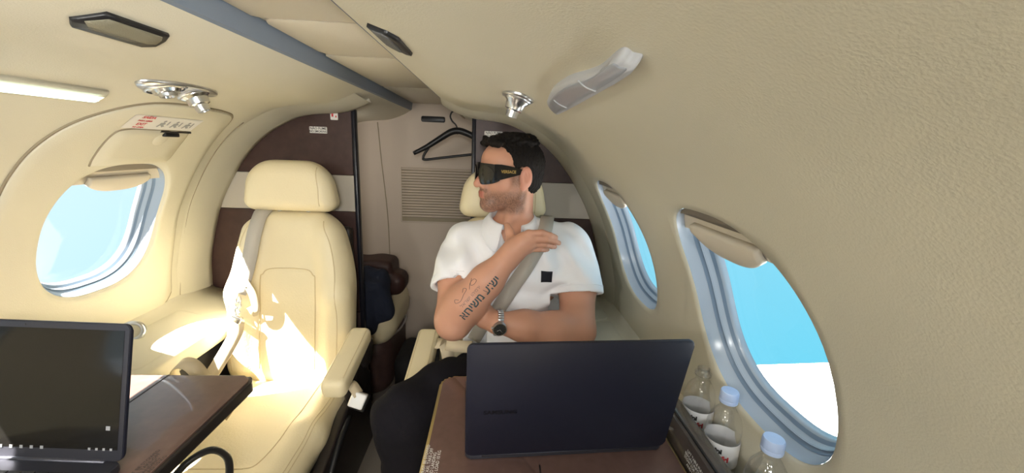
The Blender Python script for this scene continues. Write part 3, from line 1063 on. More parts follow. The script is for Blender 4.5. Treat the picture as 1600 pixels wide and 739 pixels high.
# ================================================================== SIDE LEDGES
def ledge(side, y0, y1, name, label):
    pr = [(.822, .672), (.800, .655), (.74, .640), (.66, .622), (.625, .614), (.607, .606), (.600, .594), (.600, .556), (.606, .548), (.64, .545)]
    pr = catmull(pr, 3)
    V, Fs = [], []
    ys = np.linspace(y0, y1, 24)
    for y in ys:
        for x, z in pr: V.append((side * x, y, z))
    k = len(pr)
    Fs = [[i * k + j, i * k + j + 1, (i + 1) * k + j + 1, (i + 1) * k + j] for i in range(len(ys) - 1) for j in range(k - 1)]
    Fs.append(list(range(k))); Fs.append([(len(ys) - 1) * k + j for j in range(k)])
    o = new(name, V, Fs, 'panel'); tag(o, label, kind='structure')
    kick = new('kick_panel', *rbox((side * .645, (y0 + y1) / 2, .275), (.03, y1 - y0, .55), .004), 'charcoal', o)
    return o
def ledge_z(x):
    return float(np.interp(x, [.607, .66, .74, .80], [.606, .622, .640, .655]))
ll = ledge(-1, -.9, 1.585, 'trim_7', 'cream armrest ledge under the left hatch window')
lr = ledge(1, .80, 1.585, 'trim_8', 'cream armrest ledge beside the man')
def ledge_panel(side, y0, y1, x0, x1, parent, nm='ledge_lid', h=.004):
    V, Fs = [], []
    o = rrect(y1 - y0, x1 - x0, .018, 5, (y0 + y1) / 2, (x0 + x1) / 2)
    n = len(o)
    for f, d in ((1, -.002), (1, h * .7), (.97, h), (.5, h), (.02, h)):
        cy, cx = (y0 + y1) / 2, (x0 + x1) / 2
        for a, b in o:
            xx = cx + (b - cx) * f
            V.append((side * xx, cy + (a - cy) * f, ledge_z(xx) + d))
    for k in range(4):
        for i in range(n):
            Fs.append([k * n + i, k * n + (i + 1) % n, (k + 1) * n + (i + 1) % n, (k + 1) * n + i])
    Fs.append(list(range(4 * n, 5 * n)))
    return new(nm, V, Fs, 'panel', parent)
ledge_panel(-1, 1.02, 1.36, .625, .76, ll)
ledge_panel(-1, .60, .99, .625, .76, ll)
ledge_panel(1, 1.15, 1.33, .63, .775, lr)
ledge_panel(1, 1.35, 1.55, .63, .775, lr)
# small metal-rimmed round latch at the ledge
kn = empty('ledge_latch', (-.755, 1.165, .645), 'round metal-rimmed latch knob behind the open laptop', 'knob')
new('latch_ring', *lathe([(.030, -.004), (.034, .004), (.030, .014), (.022, .016), (.020, .010)], (-.752, 1.165, .658), 24, (.5, -.75, .45)), 'steel', kn)
new('latch_face', *lathe([(.0222, .011), (.012, .014), (.0005, .015)], (-.752, 1.165, .658), 24, (.5, -.75, .45)), 'panel', kn)
# dark storage slot in the ledge by the laptop
new('ledge_slot', *rbox((-.79, 1.09, .672), (.02, .12, .018), .005, 2, Matrix.Rotation(.08, 3, 'Z')), 'charcoal', ll)

# ================================================================== TABLES
TZ = .70
def table(x0, x1, y0, y1, corner, label, edge, name='folding_table'):
    """corner: (sx, r) rounds the far corner on that side"""
    def outline(g):
        sx, r = corner
        X0, X1, Y0, Y1 = x0 - g, x1 + g, y0 - g, y1 + g
        rr = r + g
        pts = [(X0, Y0), (X1, Y0)]
        if sx > 0:
            pts += [(X1 - rr + rr * math.cos(a), Y1 - rr + rr * math.sin(a)) for a in np.linspace(0, math.pi / 2, 10)] + [(X0, Y1)]
        else:
            pts += [(X1, Y1)] + [(X0 + rr - rr * math.sin(a), Y1 - rr + rr * math.cos(a)) for a in np.linspace(0, math.pi / 2, 10)]
        return pts
    root = empty(name, ((x0 + x1) / 2, (y0 + y1) / 2, TZ - .028), label, 'table')
    ex = ((1, 0, 0), (0, 1, 0), (0, 0, 1), (0, 0, 0))
    new('table_top', *prism(outline(-.003), TZ - .02, TZ, *ex, .0015, 2), 'laminate', root, angle=40)
    new('edge_band', *prism(outline(.004), TZ - .028, TZ - .003, *ex, .005, 3), edge, root, angle=50)
    return root
tl = table(-.598, -.214, .12, .872, (1, .028), 'brown laminate folding table with dark edge under the left laptop', 'dark_trim')
tr = table(.228, .697, .12, .880, (-1, .032), 'brown laminate folding table in front of the man', 'edge_glint')
new('leaf_joint', *rbox((.435, .35, TZ + .0002), (.0025, .50, .0012), 0), 'dark_trim', tr, smooth=False)
new('leaf_joint', *rbox((-.41, .5, TZ + .0002), (.0025, .74, .0012), 0), 'dark_trim', tl, smooth=False)
for (tb, x, y, yl) in ((tr, .243, .600, 0), (tl, -.232, .585, 0)):
    for i, t in enumerate(('TABLE MUST BE STOWED', 'FOR TAXI, TAKE-OFF', 'AND LANDING', 'MAX LOAD 10 KG')):
        V, Fs = flat_text(t, .0085, (x - .012 + i * .0075, y, TZ + .0006), (0, 1, 0), (-1, 0, 0))
        new('placard_text', V, Fs, 'paper' if tb is tr else 'black_ink', tb, smooth=False)
# table stowage housing on the right, bottles stand behind it
hx = empty('table_housing', (.735, .45, .60), 'glossy black table housing between the table and bottles', 'housing')
mat('gloss_dark', (0.07, 0.058, 0.055), 0.25, spec=0.7, coat=0.4)
V, Fs = prism([(.704, .60), (.752, .60), (.752, .735), (.746, .742), (.724, .745), (.712, .738), (.706, .715)], -.76, .20, (1, 0, 0), (0, 0, 1), (0, -1, 0), (0, 0, 0), .003)
new('housing_body', V, Fs, 'gloss_dark', hx, angle=40)
new('housing_groove', *rbox((.7185, .40, .7432), (.004, .70, .004), .001), 'black_plastic', hx)
for i in range(4):
    V, Fs = flat_text(('LIFT TABLE FULLY', 'BEFORE UNFOLDING', 'STOW FOR TAKE-OFF', 'AND LANDING')[i], .0075, (.7034 + .0003, .575, .728 - i * .0085), (0, -1, 0), (0.12, 0, 1))
    new('housing_text', V, Fs, 'paper', hx, smooth=False)
new('latch_button', *lathe([(.005, 0), (.004, .003), (.0005, .004)], (.700, .70, TZ + .003), 12), 'chrome', hx)
# ledge floor behind the housing
lf = new('trim_9', *rbox((.787, .28, .625), (.07, 1.06, .03), .003), 'panel'); tag(lf, 'cream bottle ledge along the right wall', kind='structure')

# ================================================================== LAPTOPS
def laptop(name, loc, rz, w, dep, lidh, lean, label, facing_logo):
    """local: hinge on the x axis, keyboard toward -y, lid up, leaning back (+y) by lean radians"""
    root = empty(name, loc, label, 'laptop')
    R = Matrix.Rotation(rz, 4, 'Z'); T = Matrix.Translation(loc)
    def W(VF, M=None):
        V, Fs = VF
        A = T @ R @ (M if M is not None else Matrix.Identity(4))
        return [tuple(A @ Vector(v)) for v in V], Fs
    L = Matrix.Rotation(-lean, 4, 'X')
    L = Matrix.Translation((0, 0, .014)) @ L
    base = new('keyboard_base', *W(prism(rrect(w, dep, .010, 5, 0, -dep / 2), .001, .014, (1, 0, 0), (0, 1, 0), (0, 0, 1), (0, 0, 0), .003)), 'laptop_grey', root, angle=40)
    # keys and touchpad
    kw = w * .86 / 14
    for r in range(5):
        for c in range(14):
            new('key', *W(rbox((-w * .43 + kw * (c + .5), -.035 - r * .018, .0148), (kw * .86, .0150, .0016), 0)), 'black_plastic', base, smooth=False)
    new('touchpad', *W(rbox((0, -dep + .060, .0143), (.12, .075, .0008), 0)), 'charcoal', base, smooth=False)
    new('hinge', *W(tube([(-w * .42, 0, .012), (w * .42, 0, .012)], .0055, 10)), 'laptop_grey', root)
    lid = new('lid', *W(prism(rrect(w, lidh, .011, 6, 0, lidh / 2), -.005, .0, (1, 0, 0), (0, 0, 1), (0, -1, 0), (0, 0, 0), .0015), L), 'lid', root, angle=40)
    new('bezel', *W(prism(rrect(w - .002, lidh - .002, .010, 6, 0, lidh / 2), 0.0, .0012, (1, 0, 0), (0, 0, 1), (0, -1, 0), (0, 0, 0), 0), L), 'laptop_grey', lid, angle=40)
    scr = new('screen', *W(rbox((0, -.0014, lidh / 2 + .004), (w - .018, .0008, lidh - .030), 0), L), 'screen', lid, smooth=False)
    for (x, z, s) in [(-.06 + i * .017, .020, .005) for i in range(7)] + [(w / 2 - .055 + i * .012, .020, .004) for i in range(4)] + [(w / 2 - .026, .055, .007)]:
        new('screen_icon', *W(rbox((x, -.0022, z), (s, .0003, s), 0), L), 'icon_glow', scr, smooth=False)
    new('webcam', *W(lathe([(.0018, 0), (.0005, .0004)], (0, -.0014, lidh - .006), 10, (0, -1, 0)), L), 'black_plastic', lid)
    if facing_logo:
        V, Fs = text_geo('SAMSUNG', .0125, bold=.0004)
        # on the outer face (+y side), upright for a viewer behind the lid
        V = [(.128 - v[0], .0053, lidh * .42 + v[1]) for v in V]
        new('lid_logo', *W((V, Fs), L), 'logo_dark', lid, smooth=False)
    return root
laptop('laptop', (-.266 - .176 * math.cos(.04), .598, TZ + .0005), -.045, .352, .235, .228, math.asin(.055 / .228),
       'open laptop with dark glossy screen on the left table', False)
laptop('laptop', (.487, .624, TZ + .0005), math.pi + .072, .372, .235, .247, math.asin(.050 / .247),
       'dark navy laptop on the right table, lid back facing the viewer', True)

# ================================================================== BOTTLES
def bottle(x, y, z, cap, label, tilt=0.0):
    root = empty('water_bottle', (x, y, z), label, 'bottle', 'plastic water bottles on the right ledge')
    c = (x, y, z)
    body = [(.0005, .002), (.022, .002), (.029, .006), (.031, .014), (.0302, .02), (.031, .026), (.0295, .034), (.031, .042), (.031, .095), (.0295, .100), (.031, .106), (.030, .120), (.026, .136), (.019, .148), (.0135, .156), (.0125, .162), (.0150, .164), (.0150, .167), (.0122, .168), (.0122, .180), (.0105, .180), (.0105, .165)]
    new('bottle_body', *lathe(body, c, 28), 'bottle_plastic', root)
    new('bottle_label', *lathe([(.0312, .045), (.0314, .047), (.0314, .092), (.0312, .094)], c, 28), 'label', root)
    # red and black lettering bent round the label, turned to the aisle
    for t, m, sz, h, a0 in (('ini', 'black_ink', .013, .080, -2.25), ('fri', 'red_ink', .015, .066, -1.85)):
        V, Fs = text_geo(t, sz, bold=.0008)
        V = [(x + .0318 * math.cos(a0 + v[0] / .0318), y + .0318 * math.sin(a0 + v[0] / .0318), z + h + v[1]) for v in V]
        new('label_print', V, Fs, m, root, smooth=False)
    if cap:
        V, Fs = lathe([(.0155, .166), (.0160, .168), (.0160, .172), (.0155, .173), (.0158, .174), (.0158, .186), (.0145, .189), (.0005, .1895)], c, 30)
        cp = new('cap', V, Fs, 'cap_blue', root, angle=40)
    else:
        new('neck_ring', *lathe([(.0125, .164), (.0165, .165), (.0165, .170), (.0125, .171)], c, 24), 'bottle_plastic', root)
    return root
BX = .7855
bottle(BX, .728, .641, False, 'open plastic water bottle without a cap, farthest on the ledge')
bottle(BX, .636, .641, True, 'capped plastic water bottle standing in the middle of the three')
bottle(BX - .003, .513, .641, True, 'capped plastic water bottle nearest the viewer, cut by the frame')

# ================================================================== SEATS
def seat(m, label):
    """m = +1: aisle on the +x side (left seat); m = -1 mirrored"""
    cx = -.372 if m > 0 else .372
    root = empty('cabin_seat', (cx, 1.15, 0), label, 'seat', 'cream leather cabin seats')
    a = math.radians(10.5)
    Mb = np.array([(1, 0, 0), (0, math.cos(a), -math.sin(a)), (0, math.sin(a), math.cos(a))])
    S = SDF((cx - .27, 1.15, .28), (cx + .27, 1.62, 1.08), .0065)
    def tp(q):   # half width along the back
        return np.where(q < .02, .212, .212 - .060 * np.clip((q - .02) / .26, 0, 1) ** 1.7)
    S.slab((cx, 1.396, .675), lambda q: tp(q - .03), .330, .058, .075, .050, M=Mb)
    # faint bolsters at the sides
    for sd in (-1, 1):
        S.chain([(cx + sd * .165, 1.313, .47), (cx + sd * .163, 1.345, .72), (cx + sd * .125, 1.39, .93)], [.034, .034, .026], .05)
    S.box((cx, 1.338, .62), (.092, .010, .185), .009, .012, M=Mb)
    back = S.obj('backrest', 'leather', root)
    bv = bvh_of(back)
    def hit(x, z, off=.0):
        h = bv.ray_cast(Vector((x, .7, z)), Vector((0, 1, 0)))
        return h[0] + h[1] * off if h[0] is not None else Vector((x, 1.36, z))
    o = [(cx - .094, .46), (cx - .094, .75), (cx - .085, .79), (cx - .055, .808), (cx + .055, .808), (cx + .085, .79), (cx + .094, .75), (cx + .094, .46)]
    new('back_seam', *tube([hit(x, z) for x, z in catmull(o, 6)], .0022, 6), 'leather_seam', back)
    for sd in (-1, 1):
        new('side_seam', *tube([hit(cx + sd * x, z) for x, z in catmull([(.176, .46), (.180, .62), (.172, .78), (.150, .90), (.118, .975)], 6)], .0016, 6), 'leather_seam', back)
    H = SDF((cx - .19, 1.33, .98), (cx + .19, 1.54, 1.21), .005)
    H.slab((cx, 1.432, 1.092), lambda q: .158 - .24 * np.clip(q + .06, 0, 1) ** 1.1, .088, .056, lambda q: np.where(q > 0, .078, .040), .048)
    hd = H.obj('headrest', 'leather', root)
    bh = bvh_of(hd)
    pts = []
    for z in np.linspace(1.03, 1.16, 12):
        xx = cx + .112 - .2 * max(0, z - 1.09) ** 1.1
        h = bh.ray_cast(Vector((xx, .9, z)), Vector((0, 1, 0)))
        if h[0]: pts.append(h[0])
    if len(pts) > 3: new('head_seam', *tube(pts, .0014, 6), 'leather_seam', hd)
    for sd in (-1, 1):
        new('headrest_post', *tube([(cx + sd * .05, 1.435, .96), (cx + sd * .05, 1.435, 1.05)], .008, 10), 'steel', root)
    Pn = SDF((cx - .27, .76, .24), (cx + .27, 1.40, .50), .0065)
    Pn.box((cx, 1.055, .350), (.205, .262, .072), .050)
    for sd in (-1, 1):
        Pn.chain([(cx + sd * .170, .86, .375), (cx + sd * .176, 1.05, .385), (cx + sd * .176, 1.27, .385)], [.044, .046, .046], .04)
    Pn.box((cx, .838, .345), (.19, .045, .078), .042, .04)
    def dent(x, y, z):
        return .004 * np.exp(-((x - cx) / .11) ** 2 - ((y - 1.10) / .14) ** 2) + .0012 * np.sin(60 * x + 25 * y) * np.exp(-((np.abs(x - cx) - .17) / .04) ** 2)
    Pn.warp(dent)
    pan = Pn.obj('seat_cushion', 'leather', root)
    bp = bvh_of(pan)
    def down(x, y):
        h = bp.ray_cast(Vector((x, y, .8)), Vector((0, 0, -1)))
        return h[0] if h[0] is not None else Vector((x, y, .42))
    for sd in (-1, 1):
        new('cushion_seam', *tube([down(cx + sd * x, y) for x, y in catmull([(.128, 1.29), (.132, 1.15), (.130, .98), (.115, .90), (.09, .885)], 6)], .0018, 6), 'leather_seam', pan)
        for dx in (.196, .204):
            new('edge_seam', *tube([down(cx + sd * dx, y) for y in np.linspace(1.27, .84, 20)], .0014, 6), 'leather_seam', pan)
    new('cushion_seam', *tube([down(cx + x, .885) for x in np.linspace(-.09, .09, 10)], .0018, 6), 'leather_seam', pan)
    # armrest on the aisle side
    ax = cx + m * .252
    A = SDF((ax - .07, .98, .47), (ax + .07, 1.40, .65), .004)
    b = math.radians(-11)
    Ma = np.array([(1, 0, 0), (0, math.cos(b), -math.sin(b)), (0, math.sin(b), math.cos(b))])
    A.box((ax, 1.198, .556), (.037, .142, .032), .021, M=Ma)
    arm = A.obj('armrest', 'leather', root)
    ba = bvh_of(arm)
    for dx in (-.026, .026):
        pt = []
        for y in np.linspace(1.08, 1.32, 14):
            h = ba.ray_cast(Vector((ax + dx, y, .8)), Vector((0, 0, -1)))
            if h[0]: pt.append(h[0])
        new('arm_seam', *tube(pt, .0012, 5), 'leather_seam', arm)
    new('arm_support', *join(rbox((ax, 1.265, .47), (.045, .15, .16), .02, 3), lathe([(.0005, .03), (.045, .028), (.055, .02), (.055, -.02), (.045, -.028), (.0005, -.03)], (ax + m * .008, 1.30, .53), 24, (1, 0, 0))), 'dark_trim', root)
    new('side_shroud', *prism([(.86, .10), (1.40, .10), (1.40, .40), (1.15, .40), (.98, .345), (.86, .30)], -.016, .016, (0, 1, 0), (0, 0, 1), (1, 0, 0), (cx + m * .240, 0, 0), .008, 3), 'dark_trim', root, angle=50)
    new('lever', *tube(catmull([(cx + m * .262, .98, .30), (cx + m * .265, 1.06, .36), (cx + m * .264, 1.15, .38)], 5), .009, 8), 'black_plastic', root)
    new('pedestal', *rbox((cx, 1.10, .145), (.34, .44, .275), .03, 3), 'dark_trim', root)
    for dx in (-.13, .13):
        new('floor_rail', *rbox((cx + dx, 1.10, .010), (.035, .62, .014), .003), 'steel', root)
    new('back_shell', *rbox((cx, 1.535, .62), (.33, .035, .62), .016, 3), 'dark_trim', root)
    return root, back, hit, down
seat_l, back_l, hit_l, down_l = seat(1, 'empty cream leather seat with headrest, partly sunlit, on the left')
seat_r, back_r, hit_r, down_r = seat(-1, 'cream leather seat the man is sitting in')

# belts of the empty seat
sbelt = empty('shoulder_belt', (-.47, 1.36, .66), 'pale shoulder belt hanging down the empty seat, metal clasp', 'seat belt')
pth = catmull([(-.466, .985), (-.477, .93), (-.490, .85), (-.503, .78), (-.512, .735)], 5)
P3 = [hit_l(x, z, .012) for x, z in pth]
P3 = [Vector((-.458, 1.43, 1.02))] + P3
new('strap', *ribbon(P3, (0.1, -1, .2), .046), 'belt_grey', sbelt)
# chain-like fitting and clasp
for i in range(3):
    c = Vector((-.513 - .004 * i, 1.300, .715 - i * .020))
    t = np.linspace(0, 2 * math.pi, 15)[:-1]
    ax_ = (1, 0) if i % 2 else (0, 1)
    new('clasp_link', *tube([c + Vector((.009 * math.cos(a) * (1 if i % 2 else .4), .009 * math.cos(a) * (0 if i % 2 else .8), .013 * math.sin(a))) for a in t], .0028, 6, True), 'chrome', sbelt)
new('clasp', *rbox((-.520, 1.288, .648), (.036, .014, .028), .005, 2, Matrix.Rotation(.5, 3, 'Y')), 'chrome', sbelt)
# folded tail of the strap
pth = catmull([(-.496, 1.310, .755), (-.480, 1.300, .77), (-.464, 1.298, .735), (-.458, 1.298, .69), (-.466, 1.300, .67), (-.478, 1.302, .69)], 6)
new('strap_tail', *ribbon(pth, (-.2, -1, .1), .030), 'belt', sbelt)
pth = catmull([(-.515, 1.285, .640), (-.520, 1.272, .60), (-.540, 1.22, .535), (-.556, 1.14, .475), (-.560, 1.10, .455)], 6)
new('lap_strap', *ribbon(pth, (.3, -.8, .5), .040), 'belt', sbelt)
pth = catmull([(-.562, 1.105, .455), (-.560, 1.06, .52), (-.535, 1.045, .605), (-.500, 1.05, .632), (-.450, 1.04, .605), (-.425, 1.03, .52), (-.42, 1.03, .455)], 6)
lb = new('lap_belt', *ribbon(pth, [(-.1 + .0, -.15, 1)] * len(pth), .042), 'belt')
bpy.data.objects.remove(lb)
pth = catmull([(-.575, 1.10, .50), (-.560, 1.06, .575), (-.528, 1.04, .625), (-.49, 1.035, .628), (-.455, 1.03, .585), (-.435, 1.05, .50), (-.43, 1.08, .44)], 6)
lb = new('lap_belt', *ribbon(pth, [Vector((math.cos(a), -.25, math.sin(a))) for a in np.linspace(math.pi, .1, len(pth))], .040), 'belt')
tag(lb, 'cream lap belt looping up behind the left table edge', 'seat belt'); recenter(lb)
bk = empty('belt_buckle', (-.07, 1.13, .44), 'square white metal belt buckle hanging beside the empty seat', 'buckle')
RB = Matrix.Rotation(.35, 3, 'Y') @ Matrix.Rotation(-.5, 3, 'X')
new('buckle_plate', *rbox((-.068, 1.118, .462), (.046, .016, .046), .005, 2, RB), 'white', bk)
new('buckle_rim', *rbox((-.0675, 1.122, .461), (.050, .012, .050), .004, 2, RB), 'steel', bk)
new('buckle_body', *rbox((-.067, 1.134, .448), (.05, .018, .055), .006, 2, RB), 'black_plastic', bk)
new('strap', *ribbon(catmull([(-.066, 1.125, .478), (-.085, 1.13, .505), (-.105, 1.15, .500), (-.125, 1.18, .46)], 5), (.3, -.5, 1), .032), 'belt', bk)
# black cable loop on the seat cushion
cb = new('cable_loop', *tube(catmull([(-.40, .80, .452), (-.385, .85, .475), (-.345, .875, .490), (-.30, .865, .480), (-.275, .83, .455), (-.27, .80, .450)], 8), .0085, 10), 'black_plastic')
tag(cb, 'black looped headset band on the empty seat front', 'headset'); recenter(cb)

# ================================================================== AFT COMPARTMENT CONTENTS
ds = empty('side_seat', (-.38, 1.95, 0), 'rounded cream side seat with dark base behind the aisle', 'seat')
S = SDF((-.70, 1.66, .22), (-.04, 2.24, .56), .008)
S.box((-.385, 1.985, .395), (.265, .235, .125), .11)
S.obj('cushion', 'leather', ds)
S = SDF((-.70, 1.66, 0.0), (-.04, 2.24, .40), .008)
S.box((-.40, 1.99, .17), (.255, .225, .17), .10)
S.obj('base', 'brown_panel', ds)
new('trim_band', *tube([(-.385 + .262 * math.copysign(abs(math.cos(t)) ** .75, math.cos(t)), 1.985 + .232 * math.copysign(abs(math.sin(t)) ** .75, math.sin(t)), .318) for t in np.linspace(0, 2 * math.pi, 60)[:-1]], .006, 6, True), 'steel', ds)
S = SDF((-.48, 1.76, .48), (-.06, 2.12, .74), .006)
S.box((-.27, 1.95, .605), (.125, .085, .085), .030)
S.box((-.145, 1.93, .572), (.055, .075, .055), .045, .02)
S.warp(lambda x, y, z: .004 * np.sin(40 * x + 20 * z) * np.sin(30 * z + 12))
bg = S.obj('leather_bag', 'bag_brown'); tag(bg, 'dark brown bag lying on the side seat behind the jacket', 'bag'); recenter(bg)
new('zip', *tube([(-.33, 1.868, .662), (-.30, 1.865, .660), (-.27, 1.864, .657), (-.24, 1.866, .655)], .003, 6), 'steel', bg)
for o in bg.children: o.location = -Vector(bg.location) + o.location
S = SDF((-.42, 1.62, .34), (-.08, 1.90, .72), .005)
S.chain([(-.25, 1.80, .615), (-.235, 1.745, .54), (-.23, 1.725, .43)], [.050, .056, .046], .03)
S.chain([(-.19, 1.80, .61), (-.17, 1.75, .53), (-.165, 1.735, .46)], [.040, .038, .030], .03)
S.box((-.235, 1.80, .62), (.075, .040, .055), .030, .03)
S.cap((-.20, 1.735, .60), (-.145, 1.745, .50), .045, .035, .03)
S.cap((-.25, 1.73, .62), (-.25, 1.71, .46), .04, .045, .03)
S.warp(lambda x, y, z: .006 * np.sin(70 * x + 14 * z) + .004 * np.sin(45 * z + 30 * x))
jk = S.obj('folded_jacket', 'navy_cloth'); tag(jk, 'crumpled navy jacket draped over the side seat', 'jacket'); recenter(jk)
S = SDF((-.20, 1.50, 0.0), (.26, 1.96, .40), .008)
S.box((.05, 1.75, .16), (.15, .13, .15), .06)
S.box((.07, 1.67, .27), (.075, .05, .05), .03, .03)
S.warp(lambda x, y, z: .005 * np.sin(30 * x + 22 * z))
fb = S.obj('floor_bag', 'black_cloth'); tag(fb, 'soft black bag on the floor in the aisle behind the armrests', 'bag'); recenter(fb)
fbz = new('zip_pull', *tube([(.015, 1.615, .30), (.012, 1.612, .285), (.016, 1.612, .27)], .003, 6), 'steel', fb)
fbz.location = -Vector(fb.location)

hg = empty('coat_hanger', (.17, 1.8, 1.18), 'black plastic coat hanger hanging by the rear wall', 'hanger')
HY = 1.80
new('hook', *tube(catmull([(.158, HY, 1.398), (.146, HY, 1.392), (.140, HY, 1.375), (.148, HY, 1.356), (.164, HY, 1.340), (.172, HY, 1.318), (.172, HY, 1.30)], 6), .0035, 8), 'black_plastic', hg)
arms = catmull([(-.018, HY - .01, 1.212), (.04, HY - .006, 1.243), (.10, HY, 1.283), (.14, HY, 1.308), (.172, HY, 1.316), (.204, HY, 1.310), (.25, HY, 1.290), (.31, HY, 1.256), (.368, HY - .008, 1.222)], 5)
RD = [.009 + .006 * math.sin(math.pi * i / (len(arms) - 1)) for i in range(len(arms))]
V, Fs = tube(arms, RD, 10)
new('arm', V, Fs, 'black_plastic', hg)
new('bar', *tube(catmull([(.055, HY, 1.252), (.030, HY, 1.215), (.022, HY, 1.195), (.032, HY, 1.187), (.12, HY, 1.200), (.23, HY, 1.216), (.325, HY, 1.228), (.33, HY, 1.240)], 6), .0055, 8), 'black_plastic', hg)
rd = new('coat_rod', *tube([(.165, 1.70, 1.402), (.165, Y_A, 1.402)], .006, 8), 'aft_panel'); tag(rd, 'thin rail the black hanger hooks onto', 'rail'); recenter(rd)

# placards on the closet
def plate_text(name, x, z, w, h, lines, label, y=Y_B - .0008, border=None):
    o = new(name, *prism(rrect(w, h, .003, 3, x, z), 0, .0012, (1, 0, 0), (0, 0, 1), (0, -1, 0), (0, y, 0), 0), 'paper', angle=30)
    tag(o, label, 'sign')
    n = len(lines)
    for i, (t, sz, m) in enumerate(lines):
        new('lettering', *flat_text(t, sz, (x, y - .0016, z + h * (.5 - (i + .5) / n) * .92), (1, 0, 0), (0, 0, 1), .0002), m, o, smooth=False)
    return o
plate_text('smoking_placard', -.3395, 1.290, .066, .024, [('NÃO FUME', .0125, 'black_ink'), ('NO SMOKING', .0105, 'black_ink')], 'white no smoking placard on the left closet panel')
ex_ = plate_text('extinguisher_placard', -.277, 1.3475, .028, .036, [], 'small white placard with red pictogram at the closet corner')
new('pictogram', *join(rbox((-.283, Y_B - .0026, 1.350), (.007, .0006, .018), 0), rbox((-.280, Y_B - .0026, 1.361), (.010, .0006, .003), 0), rbox((-.270, Y_B - .0026, 1.342), (.004, .0006, .007), 0)), 'red_ink', ex_, smooth=False)
plate_text('smoking_placard', .330, 1.300, .070, .024, [('NÃO FUME', .0125, 'black_ink'), ('NO SMOKING', .0105, 'black_ink')], 'white placard on the right closet just above the hair')

# ================================================================== THE SEATED MAN
person = empty('person', (.40, 1.15, 0), 'seated man in white polo and black sunglasses looking sideways', 'person')
O = Vector((.388, 1.236, 1.175))
TH = math.radians(66)
HF = Vector((-math.sin(TH), -math.cos(TH), 0.02)).normalized()
HU = Vector((0, 0, 1)); HU = (HU - HF * HU.dot(HF)).normalized()
HS = HU.cross(HF).normalized()                     # his left, toward the camera
MH = np.array([tuple(HF), tuple(HS), tuple(HU)])
HSC = 0.93
def hp(f, s, u):
    return tuple(O + (HF * f + HS * s + HU * u) * HSC)
class HeadScale:
    """the same primitives with radii in head units"""
    def __init__(s, sd): s.sd = sd
    def ell(s, c, r, k=0.0, M=None, cut=False): s.sd.ell(c, [v * HSC for v in r], k * HSC, M, cut)
    def cap(s, a, b, r1, r2=None, k=0.0, cut=False): s.sd.cap(a, b, r1 * HSC, None if r2 is None else r2 * HSC, k * HSC, cut)
    def chain(s, p, r, k=0.0, cut=False): s.sd.chain(p, [v * HSC for v in r], k * HSC, cut)
LO, HI, RS = (.12, .97, .60), (.74, 1.43, 1.34), .003
A = SDF(LO, HI, RS)
AH = HeadScale(A)
# skull and face
AH.ell(hp(-.010, 0, .030), (.100, .074, .082), M=MH)
AH.ell(hp(.028, 0, -.030), (.066, .060, .085), .03, M=MH)
AH.ell(hp(.045, 0, .040), (.050, .060, .050), .03, M=MH)
for s in (-1, 1):
    AH.cap(hp(.068, 0, -.100), hp(.000, s * .053, -.070), .021, .022, .025)        # jaw
    AH.cap(hp(.000, s * .053, -.070), hp(-.012, s * .060, -.02), .020, .020, .02)
    AH.ell(hp(.056, s * .040, -.026), (.026, .022, .024), .025, M=MH)              # cheek
    AH.cap(hp(.085, s * .012, .022), hp(.070, s * .046, .020), .012, .011, .012)   # brow
    AH.ell(hp(.083, s * .030, -.002), (.010, .018, .011), .012, M=MH, cut=True)    # eye socket
    AH.ell(hp(.074, s * .030, -.002), (.013, .015, .012), .003, M=MH)              # closed lid over the eye
AH.ell(hp(.078, 0, -.102), (.022, .026, .020), .02, M=MH)                          # chin
AH.cap(hp(.086, 0, .012), hp(.117, 0, -.036), .009, .0125, .012)                   # nose
for s in (-1, 1):
    AH.ell(hp(.099, s * .0135, -.040), (.012, .0085, .009), .006, M=MH)
    AH.ell(hp(.104, s * .0065, -.0475), (.004, .003, .003), .002, M=MH, cut=True)
AH.ell(hp(.086, 0, -.066), (.018, .030, .020), .015, M=MH)                         # mouth mound
AH.cap(hp(.101, -.010, -.0640), hp(.101, .010, -.0640), .0055, .0055, .006)
AH.cap(hp(.101, .010, -.0640), hp(.089, .024, -.0690), .0055, .003, .005)
AH.cap(hp(.101, -.010, -.0640), hp(.089, -.024, -.0690), .0055, .003, .005)
AH.cap(hp(.098, -.012, -.0750), hp(.098, .012, -.0750), .0065, .0065, .006)
AH.cap(hp(.106, -.020, -.0698), hp(.106, .020, -.0698), .0016, .0016, .002, cut=True)
for s in (-1, 1):                                                                  # ears
    AH.ell(hp(-.016, s * .080, -.008), (.023, .0100, .036), .004, M=MH)
    AH.ell(hp(-.012, s * .091, -.002), (.0135, .0085, .022), .003, M=MH, cut=True)
    AH.ell(hp(.000, s * .083, -.014), (.005, .006, .009), .003, M=MH)
    AH.cap(hp(-.020, s * .084, -.010), hp(-.012, s * .085, .014), .0035, .003, .003)
    AH.ell(hp(-.008, s * .079, -.038), (.010, .007, .011), .005, M=MH)
# neck and upper torso
A.cap(hp(-.026, 0, -.045), (.408, 1.270, .985), .053, .060, .02)
A.cap(hp(-.005, .040, -.07), (.375, 1.205, .985), .014, .013, .02)
A.cap((.408, 1.268, .99), (.30, 1.285, .955), .045, .045, .04)
A.cap((.408, 1.268, .99), (.53, 1.285, .960), .045, .045, .04)
A.ell((.413, 1.265, .86), (.178, .100, .15), .05)
# right arm (left in the picture): bent up, hand at the collar
B = SDF(LO, HI, RS)
sh_r, el_r, wr_r = (.240, 1.262, .930), (.232, 1.082, .762), (.384, 1.070, .952)
B.chain([sh_r, (.232, 1.18, .855), el_r], [.050, .056, .050], .02)
B.chain([(.235, 1.078, .756), (.272, 1.070, .815), (.325, 1.068, .882), wr_r], [.050, .054, .044, .032], .03)
B.ell((.230, 1.070, .742), (.040, .040, .036), .02)
